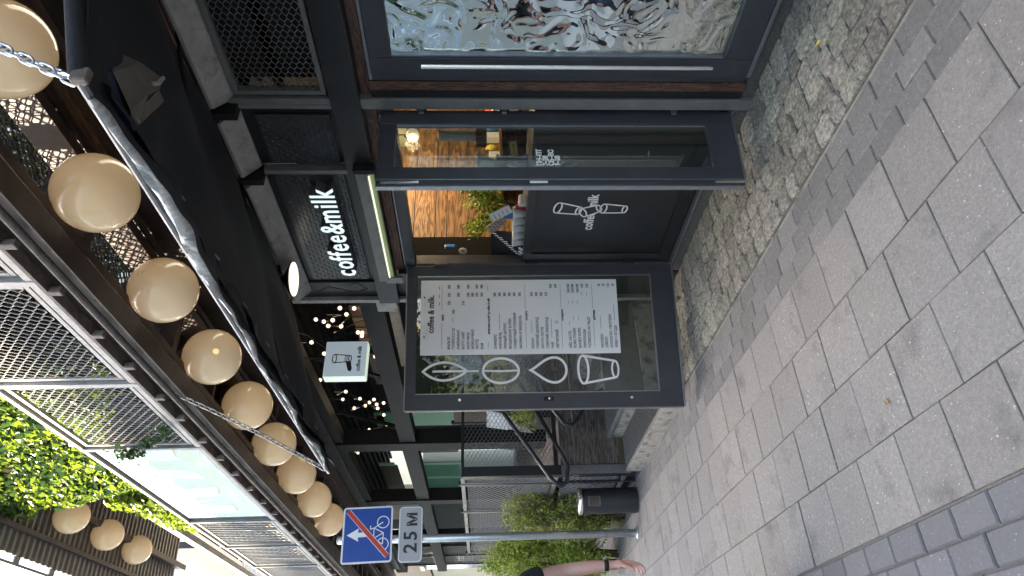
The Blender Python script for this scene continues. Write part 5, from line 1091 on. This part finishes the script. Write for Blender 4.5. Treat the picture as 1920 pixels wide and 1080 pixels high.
def fing(b, d, l, r, curl, side):
    # a finger chain bending towards the palm (side), in local person coordinates
    out = [(*b, r)]; p = Vector(b); v = Vector(d).normalized(); s_ = Vector(side).normalized()
    for k, f in enumerate((.45, .30, .25)):
        a = R(curl * (.6 + .45 * k)); v = (v * math.cos(a) + s_ * math.sin(a)).normalized(); p = p + v * l * f; out.append((p.x, p.y, p.z, r * (.95 - .13 * k)))
    return out
hip = (0, 0, .93, (.155, .115)); chest = (0.01, 0, 1.25, (.185, .12)); neckb = (.0, 0, 1.45, (.075, .07)); neck = (.02, 0, 1.52, (.055, .055)); head = (.035, 0, 1.62, (.078, .095)); top = (.03, 0, 1.72, (.07, .085))
shL = (0, .19, 1.40, .058); elL = (-.02, .262, 1.145, .041); foL = (.02, .268, 1.03, .039); wrL = (.055, .270, .925, .0265); haL = (.068, .272, .865, (.036, .018)); knL = (.078, .270, .825, (.040, .017))
chains = [[hip, (0.005, 0, 1.08, (.145, .105)), chest, neckb, neck, head, top], [chest, (0, .10, 1.41, .07), shL, (-.012, .235, 1.27, .047), elL, foL, wrL, haL, knL],
          [chest, (0, -.10, 1.41, .07), (0, -.19, 1.40, .058), (-.03, -.24, 1.15, .042), (.02, -.27, .92, .027), (.05, -.27, .86, (.036, .018)), (.06, -.27, .80, (.03, .016))],
          [hip, (.02, .10, .86, .085), (.12, .10, .50, .058), (.03, .10, .12, .040), (.03, .10, .05, .04), (.16, .11, .03, .035)], [hip, (-.02, -.10, .86, .085), (-.03, -.10, .50, .058), (-.24, -.10, .16, .04), (-.26, -.10, .07, .04), (-.14, -.11, .03, .035)]]
# left hand: palm turned to the thigh, four curled fingers and a thumb
pal = (0, -1, .1)
for i, (dx, l, r) in enumerate(((.030, .078, .0092), (.010, .086, .0096), (-.010, .080, .0092), (-.029, .063, .0080))):
    b = (knL[0] + dx * .95, knL[1], knL[2] - .003 + abs(dx) * .1); chains.append([knL, (b[0], b[1], b[2] - .012, .0105)] + fing((b[0], b[1], b[2] - .022), (.10, .0, -1), l, r, 26 + 5 * i, pal))
chains.append([haL, (haL[0] + .034, haL[1] - .008, haL[2] + .002, .012)] + fing((haL[0] + .046, haL[1] - .016, haL[2] - .014), (.35, -.2, -1), .062, .0105, 14, pal))
for i, (dx, l) in enumerate(((.022, .075), (.007, .082), (-.008, .076), (-.022, .06))):
    b = (.06 + dx, -.27, .79); chains.append([(.06, -.27, .80, (.03, .016))] + fing(b, (.1, 0, -1), l, .009, 24, (0, 1, .1)))
body = skin_body('body', chains, M['skin'], pr_, 0)
skin_body('tee', [[(0, 0, .90, (.172, .13)), (0.005, 0, 1.08, (.165, .125)), (.01, 0, 1.25, (.20, .137)), (0, 0, 1.44, (.10, .085))], [(.01, 0, 1.25, (.20, .137)), (0, .10, 1.405, .088), (0, .19, 1.395, .074), (-.008, .226, 1.315, .064), (-.012, .238, 1.262, .062)], [(.01, 0, 1.25, (.20, .137)), (0, -.10, 1.405, .088), (0, -.19, 1.395, .074), (-.02, -.225, 1.27, .062)]], M['tee'], pr_, 0)
skin_body('trousers', [[(0, 0, .95, (.168, .128)), (0, 0, .88, (.17, .13)), (.02, .10, .82, .098), (.12, .10, .50, .072), (.03, .10, .10, .062)], [(0, 0, .88, (.17, .13)), (-.02, -.10, .82, .098), (-.03, -.10, .50, .072), (-.23, -.10, .17, .062)]], M['jeans'], pr_, 0)
skin_body('shoe', [[(-.02, .10, .045, .048), (.06, .105, .045, .045), (.17, .11, .035, .036)]], M['black2'], pr_, 0, 1); skin_body('shoe', [[(-.31, -.10, .055, .046), (-.24, -.105, .05, .045), (-.12, -.11, .035, .036)]], M['black2'], pr_, 0, 1)
MB().lathe([(.0275, -.012), (.0305, -.010), (.0305, .010), (.0275, .012)], (.053, .2698, .938), 20).build('watch_strap', M['black2'], pr_, smooth=True); MB().tube([(.053, .297, .938), (.053, .306, .938)], .014, 14).build('watch_face', M['greysteel'], pr_)
mb = MB(); mb.sphere((.0, 0, 1.685), .098, 20, 14, (1.02, .86, .80)); mb.build('hair', M['hair'], pr_, smooth=True)
mb = MB(); mb.prism([(0, 0), (.028, -.012), (.004, .045)], -.011, .011, Matrix.Translation((.120, 0, 1.605)) @ Matrix.Rotation(R(90), 4, 'X')); mb.build('nose', M['skin'], pr_, smooth=True, bev=.004)
for y_ in (-.033, .033): e_ = MB().sphere((.108, y_, 1.635), .0125, 10, 8).build('eye', M['print_white'], pr_, smooth=True); MB().sphere((.1175, y_, 1.635), .0055, 8, 6).build('iris', M['hair'], e_); MB().sphere((.03, y_ * 2.45, 1.615), .024, 10, 8, (.6, .35, 1)).build('ear', M['skin'], pr_, smooth=True)
MB().sphere((.113, 0, 1.572), .017, 12, 8, (.4, 1.3, .32)).build('mouth', M['red'], pr_, smooth=True)

# ---- small litter on the ground
for i, (x, y, z, c_, l) in enumerate(((-1.98, 2.60, .03, 'yellow', 'small yellow leaf lying on the cobbles below the glazed door'), (-2.44, 1.02, .006, 'wood_tan', 'dry tan leaf lying on a paving slab'), (-3.6, 2.5, .03, 'wood_tan', 'dry leaf on the cobbles before the lower black panel'), (-4.6, 1.2, .006, 'wood_brown', 'brown leaf scrap on the far paving slabs'))):
    r_ = random.Random(i + 40); a = r_.uniform(0, 6); mb = MB(); w = .022; vs = [(-w, 0, 0), (-w * .3, -w * .5, .004), (w, 0, .002), (-w * .3, w * .5, .005), (0, 0, -.001)]
    q = Matrix.Translation((x, y, z)) @ Matrix.Rotation(a, 4, 'Z'); mb.add(vs, [(0, 1, 4), (1, 2, 4), (4, 2, 3), (0, 4, 3)], q); o = mb.build('fallen_leaf', M[c_], org=(x, y, z)); tag(o, l, 'leaf')
